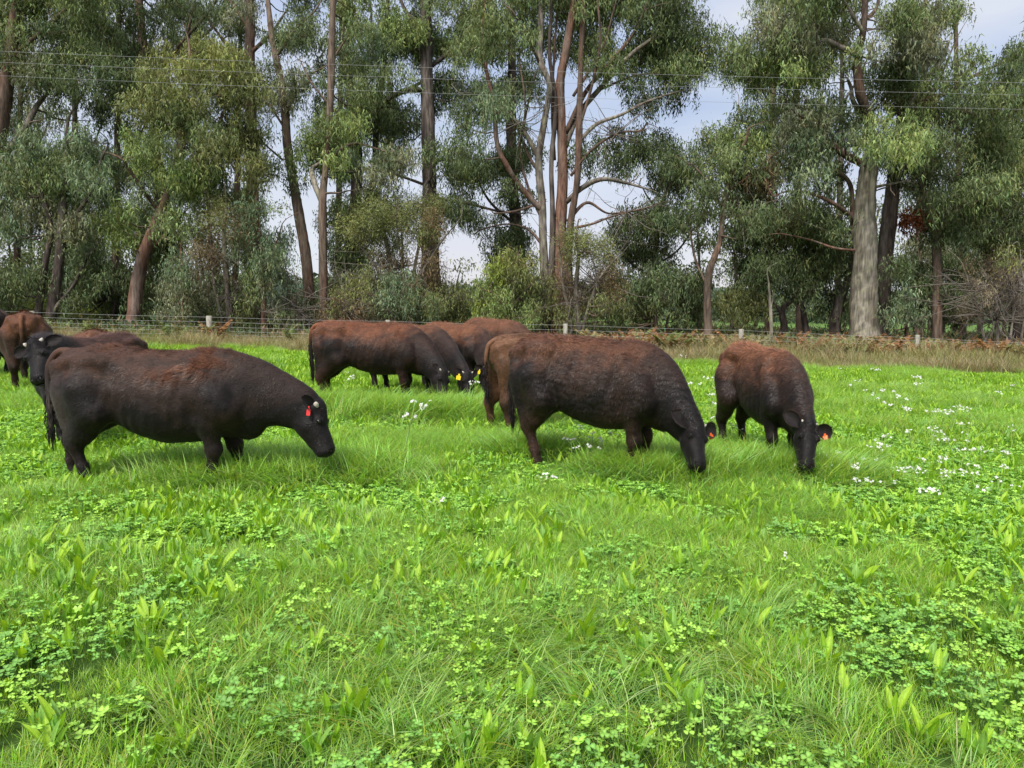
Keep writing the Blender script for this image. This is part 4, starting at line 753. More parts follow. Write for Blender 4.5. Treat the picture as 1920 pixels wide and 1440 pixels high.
for i in range(len(px_) - 1):
    (xa, za, ta), (xb, zb, tb) = px_[i], px_[i + 1]
    for t in np.arange(.03, 1, .033):
        x_ = xa + (xb - xa) * t; z_ = za + (zb - za) * t; A.add(*tube(np.array([(x_, 28.935, z_ + .08), (x_, 28.935, z_ + .84)]) - np.array(fo), .0022, 3, False))
tag(obj('netting_stays', A.mesh('netting_stays'), M_WIRE, fr), kind='stuff')

# power lines in front of the trees
for nm, ys, lb in ((0, (96, 121, 141, 155), 'highest of the three thin power wires crossing the trees'), (1, (117, 141, 163, 178), 'middle one of the three thin power wires crossing the trees'), (2, (142, 168, 190, 205), 'lowest of the three thin power wires crossing the trees')):
    D_ = 26.5 + nm * .25; key = [P(x_, y_, D_) for x_, y_ in zip((0, 640, 1280, 1920), ys)]
    K = np.array(key); cf = np.polyfit(K[:, 0], K[:, 2], 2); xs_ = np.linspace(-45, 48, 60)
    tag(obj('power_line', make_mesh('power_line', *tube(np.stack([xs_, np.full(60, D_), np.polyval(cf, xs_)], -1), .0048, 5)), M_CABLE), lb, 'power line', 'power wires above the fence')

# ------------------------------------------------------------------ verge: dry grass, bracken, tussocks
vr = np.random.default_rng(5)
prD = []
for k in range(9):
    A = Acc(); col = [np.array([.37, .31, .17]), np.array([.30, .29, .12]), np.array([.19, .24, .07])][k % 3]
    A.add(*blade(30, [.55, .42, .34][k % 3], .008, .75, vr, None, .09, 4, col, .3))
    prD.append(proto('d', A.mesh('d'), M_DRY))
n = 23000; x = vr.uniform(-36, 38, n); y = 22.6 + 12 * vr.random(n) ** 1.2
nn_ = noise2(x, y, .35, 61, 3); keep = (y > field_line(x) - .5) & (vr.random(n) < .35 + .9 * sstep(.35, .6, nn_) + .9 * (y < 29.5)); x, y, nn_ = x[keep], y[keep], nn_[keep]
kd = np.where(vr.random(len(x)) < .25, 2, np.where(nn_ + vr.normal(0, .1, len(x)) > .5, 0, 1)) + 3 * vr.integers(0, 3, len(x))
s = (1 + .25 * sstep(4, 12, x)) * vr.uniform(.65, 1.3, len(x)) * (.5 + .45 * sstep(23.5, 27, y) + .5 * sstep(.5, .7, noise2(x, y, .6, 12, 2)))
tag(scatter('dry_grass', prD, np.stack([x, y, gz(x, y)], -1), vr.uniform(0, 6.28, len(x)), s, kd), 'straw coloured rough grass along the fence')
# bracken fronds, some turned rust brown
prB = []
for k in range(9):
    A = Acc(); col = [np.array([.33, .17, .085]), np.array([.40, .32, .17]), np.array([.22, .27, .10])][k % 3]
    for f_ in range(5):
        az = vr.uniform(0, 6.28); L_ = vr.uniform(.55, .95); t = np.linspace(0, 1, 7); st = np.stack([L_ * .55 * t ** 1.6, t * 0, L_ * (t - .25 * t ** 2)], -1); st = rotz(st, az)
        A.add(*tube(st, .004, 3, False), col * .8)
        for t0 in np.linspace(.3, .97, 12):
            b = np.array([np.interp(t0, t, st[:, c]) for c in range(3)]); w_ = .24 * (1.05 - t0) * L_ / .55 + .02
            for s_ in (-1, 1):
                dd = rotz(np.array([[.35, s_ * 1.0, -.12 + vr.normal(0, .15)]]), az)[0]; sd_ = rotz(np.array([[1., 0, .2]]), az)[0] * .026
                A.add([b - sd_, b + dd * w_ * .6 - sd_ * 1.2, b + dd * w_, b + dd * w_ * .6 + sd_ * 1.2, b + sd_], np.array([[0, 1, 2, 3, 4]]), col * vr.uniform(.7, 1.35))
    prB.append(proto('b', A.mesh('b', False), M_DRY))
n = 7000; x = vr.uniform(-30, 36, n); y = vr.uniform(28.0, 34.0, n); rt = sstep(1, 5, x)
keep = vr.random(n) < .012 + .36 * rt * sstep(.36, .55, noise2(x, y, .5, 71, 3)); x, y = x[keep], y[keep]
kd = np.where(vr.random(len(x)) < .42 * sstep(.42, .55, noise2(x, y, .7, 15, 2)) + .06, 0, np.where(vr.random(len(x)) < .5, 1, 2)) + 3 * vr.integers(0, 3, len(x))
tag(scatter('bracken', prB, np.stack([x, y, gz(x, y)], -1), vr.uniform(0, 6.28, len(x)), vr.uniform(.8, 1.5, len(x)), kd), 'bracken fern, partly rust brown, behind the fence')
def tussock(px, D_, H, R_, col, label, n=500, lean=.9):
    x0 = X(px, D_); V = blade(n, H, .010, lean, vr, None, R_, 6, col, .25)
    o = obj('tussock', make_mesh('tussock', V[0], V[1], V[2]), M_DRY, loc=(x0, D_, gzs(x0, D_))); return tag(o, label, 'grass tussock')
tussock(830, 30.5, 1.35, .55, (.30, .33, .08), 'broad yellow green arching tussock beside the middle fence post', 1300, 1.1)
tussock(790, 30.2, .8, .3, (.26, .32, .07), 'smaller green tussock just left of the arching one', 400, .8)
tussock(1450, 30.0, 1.25, .22, (.33, .28, .17), 'tall pale tussock with thin stiff stems above the brown grazing cow', 260, .7)
tussock(1440, 29.8, .75, .25, (.14, .22, .12), 'low blue green tussock at the foot of the pale one', 350, .8)
tussock(1855, 29.9, .8, .45, (.16, .21, .11), 'grey green tussock in the dry grass near the right edge', 400, .7)
tussock(1290, 29.9, .6, .3, (.20, .25, .07), 'small green tussock among the bracken', 250, .7)
# leaf litter and low growth under the trees
prU = []
for k in range(6):
    A = Acc(); n = 60; A.add(*leaves(n, vr.normal(0, 1, (n, 3)) * [.25, .25, .10] + [0, 0, .18], vr, .13, .03, .0, np.array([[.12, .17, .06], [.20, .15, .08], [.07, .11, .05]][k % 3]), .3)); prU.append(proto('u', A.mesh('u', False), M_LEAF))
n = 7000; x = vr.uniform(-40, 42, n); y = vr.uniform(30.5, 60, n)
tag(scatter('undergrowth', prU, np.stack([x, y, gz(x, y)], -1), vr.uniform(0, 6.28, n), vr.uniform(.7, 2.2, n), vr.integers(0, 6, n)), 'low leafy undergrowth under the trees')
# ------------------------------------------------------------------ cattle
M_COAT = mat_attr('coat', rough=0.58, spec=0.18, noise=0.25, nscale=22, bump=0.35, bscale=75, sheen=0.05, stretch=(1, 1, 2.2))
M_FUR = mat_attr('fur', rough=0.5, spec=0.32)
M_HORN = mat_flat('horn', (0.46, 0.41, 0.34), 0.55)
M_EYE = mat_flat('eye', (0.006, 0.005, 0.005), 0.08, 0.8)
M_HOOF = mat_flat('hoof', (0.03, 0.022, 0.018), 0.6)
M_NOSE = mat_flat('nose', (0.014, 0.013, 0.015), 0.38, 0.5)
M_TAG = {'red': mat_flat('tag_red', (0.72, 0.03, 0.03), 0.4), 'orange': mat_flat('tag_orange', (0.80, 0.13, 0.03), 0.4),
         'yellow': mat_flat('tag_yellow', (0.85, 0.62, 0.02), 0.4), 'print': mat_flat('tag_print', (0.95, 0.55, 0.25), 0.5)}

def sint(xs, ys):
    xs = np.asarray(xs, float); ys = np.asarray(ys, float)
    X_ = np.linspace(xs[0], xs[-1], 240); Y = np.interp(X_, xs, ys); w = 11
    for _ in range(2):
        Y = np.convolve(np.pad(Y, w // 2, mode='edge'), np.ones(w) / w, 'valid')
    return lambda q: np.interp(q, X_, Y)

def smin(a, b, k):
    h = np.clip(0.5 + 0.5 * (b - a) / k, 0, 1)
    return b * (1 - h) + a * h - k * h * (1 - h)

class Field:
    def __init__(s, lo, hi, vox):
        s.lo = np.asarray(lo, float); s.v = vox
        s.n = np.ceil((np.asarray(hi, float) - s.lo) / vox).astype(int) + 1
        s.F = np.full(s.n, 0.5, np.float32)
    def block(s, lo, hi):
        a = np.clip(np.floor((np.asarray(lo) - s.lo) / s.v).astype(int), 0, s.n - 1)
        b = np.clip(np.ceil((np.asarray(hi) - s.lo) / s.v).astype(int) + 1, a + 1, s.n)
        g = [s.lo[k] + s.v * np.arange(a[k], b[k]) for k in range(3)]
        G = np.stack(np.meshgrid(*g, indexing='ij'), -1)
        return (slice(a[0], b[0]), slice(a[1], b[1]), slice(a[2], b[2])), G
    def union(s, sl, d, k): s.F[sl] = smin(s.F[sl], d, k)
    def cut(s, sl, d, k): s.F[sl] = -smin(-s.F[sl], d, k)
    def seg(s, a, b, ra, rb, k=0.04, side=None, fl=1.0):
        """tapered limb; fl squeezes it along the side vector"""
        a = np.asarray(a, float); b = np.asarray(b, float); m = max(ra, rb) + k + 0.03
        sl, G = s.block(np.minimum(a, b) - m, np.maximum(a, b) + m)
        ab = b - a; t = np.clip(((G - a) @ ab) / (ab @ ab), 0, 1)
        d = G - (a + t[..., None] * ab); r = ra + (rb - ra) * t
        if side is not None:
            q = d @ side; L2 = np.maximum((d ** 2).sum(-1) - q * q, 0)
            e = np.sqrt(L2 + (q / fl) ** 2); D = (e - r) * min(1, fl)
        else: D = np.sqrt((d ** 2).sum(-1)) - r
        s.union(sl, D, k)
    def chain(s, pts, rad, k=0.04, side=None, fl=1.0):
        for i in range(len(pts) - 1): s.seg(pts[i], pts[i + 1], rad[i], rad[i + 1], k, side, fl)
    def ball(s, c, r, k=0.04, cut=False):
        c = np.asarray(c, float); r = np.broadcast_to(np.asarray(r, float), (3,)); m = r.max() + k + 0.03
        sl, G = s.block(c - m, c + m)
        D = (np.sqrt((((G - c) / r) ** 2).sum(-1)) - 1) * r.min()
        if cut: s.cut(sl, D, k)
        else: s.union(sl, D, k)
    def profile(s, org, ax, up, side, S, D, V, W, k, n=2.2, top=0.2, lo=None, hi=None):
        sl, G = s.block(lo, hi); q = G - org
        x = q @ ax; u = q @ up; w = np.abs(q @ side)
        d_, v_, w_ = S_(S, D, x), S_(S, V, x), S_(S, W, x)
        c = (d_ + v_) / 2; h = np.maximum((d_ - v_) / 2, 1e-3); uu = (u - c) / h
        ww = np.maximum(w_ * (1 - top * np.clip(uu, 0, 1.3) ** 2), 1e-3)
        r = ((w / ww) ** n + np.abs(uu) ** n) ** (1 / n)
        dd = (r - 1) * np.minimum(h, w_)
        ends = np.maximum(S[0] - x, x - S[-1])
        s.union(sl, np.maximum(dd, ends).astype(np.float32), k)
    def nets(s):
        F = s.F; ins = F < 0
        n = np.array(F.shape) - 1
        acc = np.zeros((*n, 3), np.float32); cnt = np.zeros(n, np.float32)
        corners = [(i, j, k) for i in (0, 1) for j in (0, 1) for k in (0, 1)]
        for c0 in corners:
            for ax in range(3):
                if c0[ax]: continue
                c1 = list(c0); c1[ax] = 1
                A = F[c0[0]:c0[0] + n[0], c0[1]:c0[1] + n[1], c0[2]:c0[2] + n[2]]
                B = F[c1[0]:c1[0] + n[0], c1[1]:c1[1] + n[1], c1[2]:c1[2] + n[2]]
                m = (A < 0) != (B < 0)
                t = A[m] / (A[m] - B[m])
                p = np.tile(np.array(c0, np.float32), (m.sum(), 1)); p[:, ax] += t
                acc[m] += p; cnt[m] += 1
        m = cnt > 0; idx = -np.ones(n, np.int64); idx[m] = np.arange(m.sum())
        cells = np.argwhere(m)
        V = s.lo + s.v * (cells + acc[m] / cnt[m][:, None])
        Q = []
        for ax in range(3):
            b, c = [(1, 2), (2, 0), (0, 1)][ax]
            sl0 = [slice(1, None)] * 3; sl1 = [slice(1, None)] * 3
            sl0[ax] = slice(0, n[ax]); sl1[ax] = slice(1, n[ax] + 1)
            sl0[b] = slice(1, n[b]); sl1[b] = slice(1, n[b]); sl0[c] = slice(1, n[c]); sl1[c] = slice(1, n[c])
            A = ins[tuple(sl0)]; B = ins[tuple(sl1)]
            e = np.argwhere(A != B); f = A[tuple(e.T)]
            e[:, b] += 1; e[:, c] += 1
            o = []
            for db, dc in ((0, 0), (-1, 0), (-1, -1), (0, -1)):
                g = e.copy(); g[:, b] += db; g[:, c] += dc; o.append(idx[tuple(g.T)])
            q = np.stack(o, -1); q[~f] = q[~f][:, ::-1]; Q.append(q)
        return V, np.concatenate(Q)
_cache = {}
def S_(S, D, x):
    key = (tuple(S), tuple(D))
    if key not in _cache: _cache[key] = sint(S, D)
    return _cache[key](x)

TX = [-0.97, -0.94, -0.88, -0.78, -0.62, -0.42, -0.20, 0.05, 0.28, 0.46, 0.62, 0.76, 0.84, 0.89]
TT = [1.12, 1.22, 1.285, 1.31, 1.325, 1.32, 1.305, 1.292, 1.288, 1.278, 1.225, 1.12, 1.02, 0.94]
TB = [1.00, 0.92, 0.84, 0.77, 0.71, 0.63, 0.535, 0.475, 0.465, 0.485, 0.52, 0.57, 0.66, 0.78]
TW = [0.05, 0.14, 0.20, 0.235, 0.262, 0.285, 0.325, 0.345, 0.325, 0.275, 0.23, 0.18, 0.12, 0.04]
HS = [-0.075, -0.05, 0.0, 0.06, 0.14, 0.22, 0.32, 0.41, 0.46, 0.49, 0.51]
HD = [0.00, 0.055, 0.078, 0.086, 0.080, 0.064, 0.052, 0.050, 0.044, 0.026, -0.01]
HV = [-0.05, -0.13, -0.185, -0.225, -0.245, -0.220, -0.185, -0.165, -0.155, -0.130, -0.07]
HW = [0.03, 0.085, 0.115, 0.130, 0.138, 0.122, 0.102, 0.100, 0.104, 0.096, 0.03]

def cow(spec):
    sc = spec.get('s', 1.0); px, D = spec['px'], spec['D']; hd = R(spec['h'])
    x0 = X(px, D); z0 = gzs(x0, D)
    sx = spec.get('sx', 1.0); sy = spec.get('sy', 1.0); root = empty('cow', (x0, D, z0), hd, sc); root.scale = (sc * sx, sc * sy, sc)
    tag(root, spec['label'], 'cow', 'cattle grazing in the paddock')
    ch, sh = math.cos(hd), math.sin(hd)
    def loc(p):
        q = np.asarray(p, float) - np.array([x0, D, z0]); return np.array([(q[0] * ch + q[1] * sh) / sx, (-q[0] * sh + q[1] * ch) / sy, q[2]]) / sc
    def locd(v):
        v = np.asarray(v, float); return nrm([v[0] * ch + v[1] * sh, -v[0] * sh + v[1] * ch, v[2]])
    poll = loc(P(*spec['poll'])) if 'poll' in spec else np.array(spec['pl'], float)
    mz = loc(P(*spec['muz'])) if 'muz' in spec else np.array(spec['ml'], float)
    ax = nrm(mz - poll)
    dh = locd(spec['dors']) if 'dors' in spec else np.array([1.0, 0, 0.3])
    dor = nrm(dh - ax * (dh @ ax)); sid = np.cross(dor, ax)        # sid = the cow's left
    hs = spec.get('hs', .86)
    vox = spec.get('vox', 0.026); fat = spec.get('fat', 1.0)
    zneck = 0.92
    N0 = np.array([0.42, 0.0, zneck]); E = poll - dor * 0.045 * hs + ax * 0.02
    arr = nrm(nrm(E - N0) * 1.0 + nrm(ax * 0.6 - dor * 0.8) * spec.get('bend', 0.35))
    c1 = N0 + np.array([0.34, 0, spec.get('n1', 0.02)]); c2 = E - arr * np.linalg.norm(E - N0) * 0.33
    tt = np.linspace(0, 1, 9)[:, None]
    nk = (1 - tt) ** 3 * N0 + 3 * (1 - tt) ** 2 * tt * c1 + 3 * (1 - tt) * tt ** 2 * c2 + tt ** 3 * E
    lo = np.minimum(np.array([-1.05, -0.48, -0.02]), np.minimum(nk.min(0) - 0.3, mz - 0.25)); lo[2] = max(-0.06, min(-0.02, mz[2] - 0.15))
    hi = np.maximum(np.array([1.0, 0.48, 1.42]), np.maximum(nk.max(0) + 0.3, np.maximum(poll, mz) + 0.25))
    hi = np.minimum(hi, [3, 2, 1.75])
    f = Field(lo, hi, vox)
    TWf = [w * fat for w in TW]; bel = spec.get('belly', 0.0)
    TBf = [b - bel * math.exp(-((x - 0.0) / 0.4) ** 2) for x, b in zip(TX, TB)]
    f.profile(np.zeros(3), np.array([1.0, 0, 0]), np.array([0, 0, 1.0]), np.array([0, 1.0, 0]), TX, TT, TBf, TWf, 0.01, 2.25, spec.get('roof', 0.46), [-1.05, -0.5, 0.3], [1.0, 0.5, 1.42])
    # shoulders, hips, haunch, brisket
    for s in (-1, 1):
        f.seg((0.34, s * 0.15, 1.12), (0.58, s * 0.20, 0.78), 0.085, 0.11, 0.10)
        f.ball((0.58, s * 0.19, 0.80), (0.15, 0.09, 0.17), 0.10)
        f.ball((-0.50, s * 0.205 * (fat ** .5), 1.20), (0.12, 0.05, 0.06), 0.10)
        f.ball((-0.90, s * 0.115, 1.14), (0.06, 0.05, 0.06), 0.05)
        f.ball((-0.69, s * 0.165, 0.96), (0.21, 0.11, 0.27), 0.07)
        f.ball((-0.33, s * 0.345 * fat, 1.09), (0.15, 0.085, 0.11), 0.07, cut=True)
        f.ball((-0.36, s * 0.42 * fat, 0.70), (0.09, 0.13, 0.20), 0.06, cut=True)
        f.ball((0.31, s * 0.40 * fat, 0.98), (0.05, 0.085, 0.24), 0.06, cut=True)
        f.ball((0.37, s * 0.36 * fat, 0.66), (0.05, 0.10, 0.14), 0.05, cut=True)
        f.ball((0.74, s * 0.27, 1.02), (0.07, 0.09, 0.16), 0.06, cut=True)
        f.ball((-0.80, s * 0.24, 1.12), (0.09, 0.06, 0.09), 0.06, cut=True)
    f.ball((0.76, 0, 0.62), (0.15, 0.10, 0.16), 0.10)
    # neck
    sw = spec.get('nw', 1.0)
    hwv = np.array([0.19, 0.18, 0.155, 0.135, 0.118, 0.105, 0.096, 0.09, 0.085]) * sw
    hhv = np.array([0.30, 0.30, 0.275, 0.24, 0.21, 0.185, 0.165, 0.148, 0.13]) * spec.get('nh', 1.0)
    for i in range(8):
        a, b = nk[i], nk[i + 1]; t = (i + 0.5) / 8; sv = nrm((1 - t) * np.array([0, 1.0, 0]) + t * sid)
        tg = nrm(b - a); sv = nrm(sv - tg * (sv @ tg)); m = hhv[i] + 0.1
        sl, G = f.block(np.minimum(a, b) - m, np.maximum(a, b) + m)
        ab = b - a; q = np.clip(((G - a) @ ab) / (ab @ ab), 0, 1); d = G - (a + q[..., None] * ab)
        w = d @ sv; L2 = np.sqrt(np.maximum((d ** 2).sum(-1) - w * w, 0))
        hw = hwv[i] + (hwv[i + 1] - hwv[i]) * q; hh = hhv[i] + (hhv[i + 1] - hhv[i]) * q
        f.union(sl, ((np.sqrt((w / hw) ** 2 + (L2 / hh) ** 2) - 1) * np.minimum(hw, hh)).astype(np.float32), 0.06)
    # head
    m = 0.3 * hs
    f.profile(poll, ax, dor, sid, [h * hs for h in HS], [h * hs for h in HD], [h * hs for h in HV], [h * hs for h in HW], 0.035, 2.4, 0.12,
              np.minimum(poll, mz) - m, np.maximum(poll, mz) + m)
    hp = lambda a, d, s: poll + (ax * a + dor * d + sid * s) * hs
    for s in (-1, 1):
        f.ball(hp(0.145, 0.042, s * 0.104), 0.036 * hs, 0.025)
        f.ball(hp(0.165, 0.015, s * 0.142), 0.014 * hs, 0.012, cut=True)
        f.ball(hp(0.13, -0.10, s * 0.075), 0.065 * hs, 0.04)
        f.ball(hp(0.475, 0.006, s * 0.050), 0.017 * hs, 0.012, cut=True)
        f.ball(hp(0.0, 0.03, s * 0.09), 0.035 * hs, 0.03)
    f.ball(hp(-0.01, 0.06, 0), 0.06 * hs, 0.04)
    if spec.get('mouth'):
        for s in (-1, 0, 1): f.ball(hp(0.50, -0.075, s * 0.03), (0.03, 0.03, 0.012), 0.01, cut=True)
    # legs
    fe = spec.get('feet', {})
    for s, nm in ((1, 'l'), (-1, 'r')):
        dx, dy = fe.get('f' + nm, (0, 0))
        pts = [(0.54, s * .17, .86), (0.47, s * .175, .66), (0.50 + dx * .45, s * .15 + dy * .5, .38), (0.49 + dx * .8, s * .14 + dy * .8, .22), (0.50 + dx, s * .14 + dy, .11), (0.54 + dx, s * .14 + dy, .03)]
        f.chain(pts, [.145, .108, .058, .040, .047, .054], 0.04)
        f.ball((0.51 + dx * .45, s * .15 + dy * .5, .39), (.075, .068, .08), 0.03)
        dx, dy = fe.get('h' + nm, (0, 0))
        pts = [(-0.60, s * .16, .92), (-0.52, s * .20, .74), (-0.70 + dx * .5, s * .165 + dy * .5, .55), (-0.83 + dx * .8, s * .15 + dy * .8, .41), (-0.79 + dx, s * .15 + dy, .22), (-0.77 + dx, s * .15 + dy, .11), (-0.73 + dx, s * .15 + dy, .03)]
        f.chain(pts, [.21, .155, .098, .058, .043, .049, .055], 0.045)
        f.seg((-0.80, s * .13, .90), (-0.85 + dx * .6, s * .15, .47), .115, .05, 0.08)
        f.seg((-0.62, s * .17, .78), (-0.76 + dx * .6, s * .155, .52), .13, .06, 0.08)
    V, Q = f.nets()
    # gentle skin relief
    me = make_mesh('body', V, Q)
    nn = np.zeros(len(V) * 3, np.float32); me.vertices.foreach_get('normal', nn); nn = nn.reshape(-1, 3)
    pers = spec.get('seed', 1)
    tors = sstep(-0.75, -0.4, V[:, 0]) * (1 - sstep(0.5, 0.7, V[:, 0])) * sstep(0.5, 0.65, V[:, 2]) * (1 - sstep(1.15, 1.28, V[:, 2]))
    ribs = np.sin((V[:, 0] - 0.25 * V[:, 2]) * 62 + 4 * fbm(V * 3, pers)) * 0.0022 * tors * (V[:, 0] > -0.45)
    disp = 0.024 * (fbm(V * 4.5, pers, 3) - 0.5) + 0.010 * (fbm(V * 12, pers + 2, 2) - 0.5) + ribs * 1.3
    Vd = V + nn * disp[:, None]
    if spec.get('tufts'):
        _q = np.exp(-(((V[:, 0] - 0.36) / 0.25) ** 2 + ((V[:, 2] - 1.16) / 0.14) ** 2)) + .7 * np.exp(-((V[:, 2] - 1.31) / 0.05) ** 2) * ((V[:, 0] > -.6) & (V[:, 0] < .5)); Vd = Vd + nn * (0.011 * _q * (fbm(V * 16, 4, 2) - .45))[:, None]
    def wave(p):        # ripples of the winter coat
        return np.sin(p[:, 0] * 14 + p[:, 2] * 120 + 26 * fbm(p * 5, pers + 5, 3))
    wavy = spec.get('wavy', 0.0)
    Vd = Vd + nn * (0.0022 * wavy * tors * wave(V))[:, None]
    headm = np.clip(1 - np.maximum(((V - poll) @ ax) * -1, 0) / 0.15, 0, 1) * ((V - poll) @ ax > -0.15) * (np.linalg.norm(V - poll, axis=1) < 0.62)
    base, brown, rust = [np.array(c) for c in spec.get('cols', ((.017, .012, .011), (.042, .022, .015), (.13, .045, .018)))]
    ra, br = spec.get('rust', 0.4), spec.get('brown', 0.5)
    def coat(p, hm, jitter=0.0):
        n1 = fbm(p * 3.1, pers + 40, 4); n2 = fbm(p * np.array([9, 9, 15.]) + (fbm(p * 4, pers + 60, 2) * 3)[:, None], pers + 80, 4)
        b = sstep(0.35, 0.7, n1 * 0.85 - .13 + 0.28 * br + 0.30 * sstep(0.65, 1.25, p[:, 2]) - 0.25 * hm)
        c = base + (brown - base) * b[:, None]
        tp = sstep(1.02 - 0.25 * ra, 1.30, p[:, 2] + 0.28 * (n2 - 0.5) + 0.2 * (n1 - 0.5)) * (1 - sstep(0.35, 0.85, p[:, 0]) * (1 - ra * .3)) * (1 - hm)
        tp = np.clip(tp * ra * 1.7, 0, 1)
        c = c + (rust - c) * tp[:, None]
        if spec.get('legrust'):
            lr = spec['legrust'] * (1 - sstep(0.35, 0.75, p[:, 2])) * (0.4 + 0.6 * n2) * (1 - hm) * (p[:, 0] < 0.75)
            c = c + (rust * 0.75 - c) * np.clip(lr, 0, 1)[:, None]
        if spec.get('grey'):
            g = spec['grey'] * (1 - sstep(-0.86, -0.66, p[:, 0])) * sstep(0.4, 0.6, p[:, 2]) * (1 - sstep(0.85, 1.05, p[:, 2]))
            c = c + (np.array([.062, .048, .042]) - c) * np.clip(g, 0, 1)[:, None]
        if spec.get('tufts'):
            q = tuftmask(p); c = c + (np.array([.105, .042, .021]) - c) * np.clip(q * 0.85, 0, 1)[:, None]
        return c * (0.65 + 0.7 * n2)[:, None]
    def tuftmask(p):
        q = np.exp(-(((p[:, 0] - 0.33 + 0.9 * (1.2 - p[:, 2])) / 0.26) ** 2 + ((p[:, 2] - 1.17) / 0.13) ** 2) ** 1.0) * sstep(.3, .62, fbm(p * 4, 15, 3)) * 1.5
        q2 = np.exp(-((p[:, 2] - 1.33) / 0.05) ** 2) * ((p[:, 0] > -0.6) & (p[:, 0] < 0.5))
        return np.clip(q * 1.4 * sstep(.34, .56, fbm(p * 11, 5, 4)) + q2 * sstep(.36, .55, fbm(p * 8, 9)), 0, 1)
    cols = coat(V, headm) * .8
    cols = cols * np.where(headm > 0.3, spec.get('hk', 0.85), 1.0)[:, None]
    me = make_mesh('body', Vd, Q, cols)
    obj('body', me, M_COAT, root)
    # fur
    nf = spec.get('fur', 12000)
    if nf:
        nn2 = np.zeros(len(V) * 3, np.float32); me.vertices.foreach_get('normal', nn2); nn2 = nn2.reshape(-1, 3)
        r_ = np.random.default_rng(pers * 11 + 3)
        wgt = np.where(V[:, 2] > 0.2, 1.0, 0.2)
        if spec.get('tufts'): wgt = wgt + 5 * tuftmask(V)
        ids = r_.choice(len(V), nf, p=wgt / wgt.sum()); p = Vd[ids] + r_.normal(0, vox * 0.4, (nf, 3)); n = nn2[ids]; hm = headm[ids]
        p = p - n * 0.004
        body_d = np.array([-0.75, 0, -0.55]); d = np.where((hm > 0.5)[:, None], ax, body_d)
        legm = p[:, 2] < 0.6; d = np.where((legm & (hm < .5))[:, None], np.array([-.1, 0, -1.0]), d)
        nq = fbm(p * 7, pers + 3, 2)[:, None] - 0.5; nq2 = fbm(p * 6, pers + 9, 2)[:, None] - 0.5
        d = d + np.cross(n, d) * nq * 3.0 * (1 - 0.6 * hm[:, None]) + r_.normal(0, 0.22, d.shape)
        if wavy: d = d + np.array([0.5, 0, -.6]) * (wavy * wave(p) * (1 - hm))[:, None]
        d = nrm(d - n * (d * n).sum(1, keepdims=True)); 
        ln = (0.017 + 0.013 * r_.random(nf)) * (1 - 0.5 * hm) * spec.get('furlen', 1.35); lift = 0.14 + 0.22 * r_.random(nf)
        ridge = sstep(1.22, 1.32, p[:, 2]); ln = ln * (1 + 0.8 * ridge * spec.get('ridge', 1.3)); lift = lift + 0.25 * ridge
        if spec.get('tufts'):
            tm = tuftmask(p); ln = ln * (1 + .8 * tm); lift = lift + 0.3 * tm
        tip = p + d * ln[:, None] + n * (ln * lift)[:, None]; mid = (p + tip) / 2 + n * (ln * 0.18)[:, None]
        sd_ = nrm(np.cross(d, n)) * (0.0016 + 0.0009 * r_.random(nf))[:, None]
        VV = np.stack([p - sd_, p + sd_, tip], 1).reshape(-1, 3)
        cc = coat(p, hm) * (0.6 + 1.5 * r_.random(nf) ** 2)[:, None] * np.where(hm > 0.3, spec.get('hk', 0.85), 1.0)[:, None]
        cc = np.repeat(cc, 3, 0); cc[2::3] *= 1.3
        fm = make_mesh('hair', VV, np.arange(3 * nf).reshape(-1, 3), cc)
        tag(obj('hair', fm, M_FUR, root), kind='stuff')
    # eyes, nose, horns, hooves
    def ell(c, r, axes, name, mat, par, seg=12, rings=8):
        th = np.linspace(0, np.pi, rings + 1); ph = np.linspace(0, 2 * np.pi, seg, endpoint=False)
        S = np.stack([np.outer(np.sin(th), np.cos(ph)), np.outer(np.sin(th), np.sin(ph)), np.outer(np.cos(th), np.ones(seg))], -1).reshape(-1, 3) * r
        Vv = c + S @ np.array(axes); i = np.arange(rings)[:, None] * seg; j = np.arange(seg)[None]; j2 = (j + 1) % seg
        return obj(name, make_mesh(name, Vv, np.stack([i + j, i + seg + j, i + seg + j2, i + j2], -1).reshape(-1, 4)), mat, par)
    Hax = (ax, dor, sid)
    for s in (-1, 1):
        ell(hp(0.152, 0.034, s * 0.124), np.array([.021, .014, .015]) * hs, Hax, 'eye', M_EYE, root)
        ell(hp(0.474, 0.004, s * 0.048), np.array([.012, .012, .012]) * hs, Hax, 'nostril', M_EYE, root)
        if spec.get('horn', 1):
            hz = spec.get('hornlen', 0.030)
            h0 = hp(-0.012, 0.062, s * 0.085); hdv = nrm(sid * s * 0.8 + dor * 0.5 - ax * 0.55)
            t_ = np.linspace(0, 1, 6)[:, None]; pts = h0 + hdv * (t_ * hz * 1.6 - 0.01)
            Vh, Fh = tube(pts, np.array([1, 1, .95, .85, .6, .22]) * 0.021 * spec.get('hornw', .8), 9)
            obj('horn', make_mesh('horn', Vh, Fh), M_HORN, root)
    if spec.get('nose', 1):
        ell(hp(0.478, -0.022, 0), np.array([.025, .033, .060]) * hs, Hax, 'nose', M_NOSE, root, 16, 10)
    if spec.get('mouth'):
        ell(hp(0.478, -0.108, 0), np.array([.035, .022, .042]) * hs, Hax, 'lower_lip', M_NOSE, root, 14, 8)
    for s, nm in ((1, 'l'), (-1, 'r')):
        for k_, fx in (('f', 0.55), ('h', -0.72)):
            dx, dy = fe.get(k_ + nm, (0, 0))
            V_, F_ = tube(np.array([(fx + dx - .01, s * .145 + dy, .075), (fx + dx, s * .145 + dy, .03), (fx + dx + .02, s * .145 + dy, -.01)]), [.05, .06, .066], 10)
            obj('hoof', make_mesh('hoof', V_, F_), M_HOOF, root)
    # ears
    dark = np.array([.012, .009, .009])
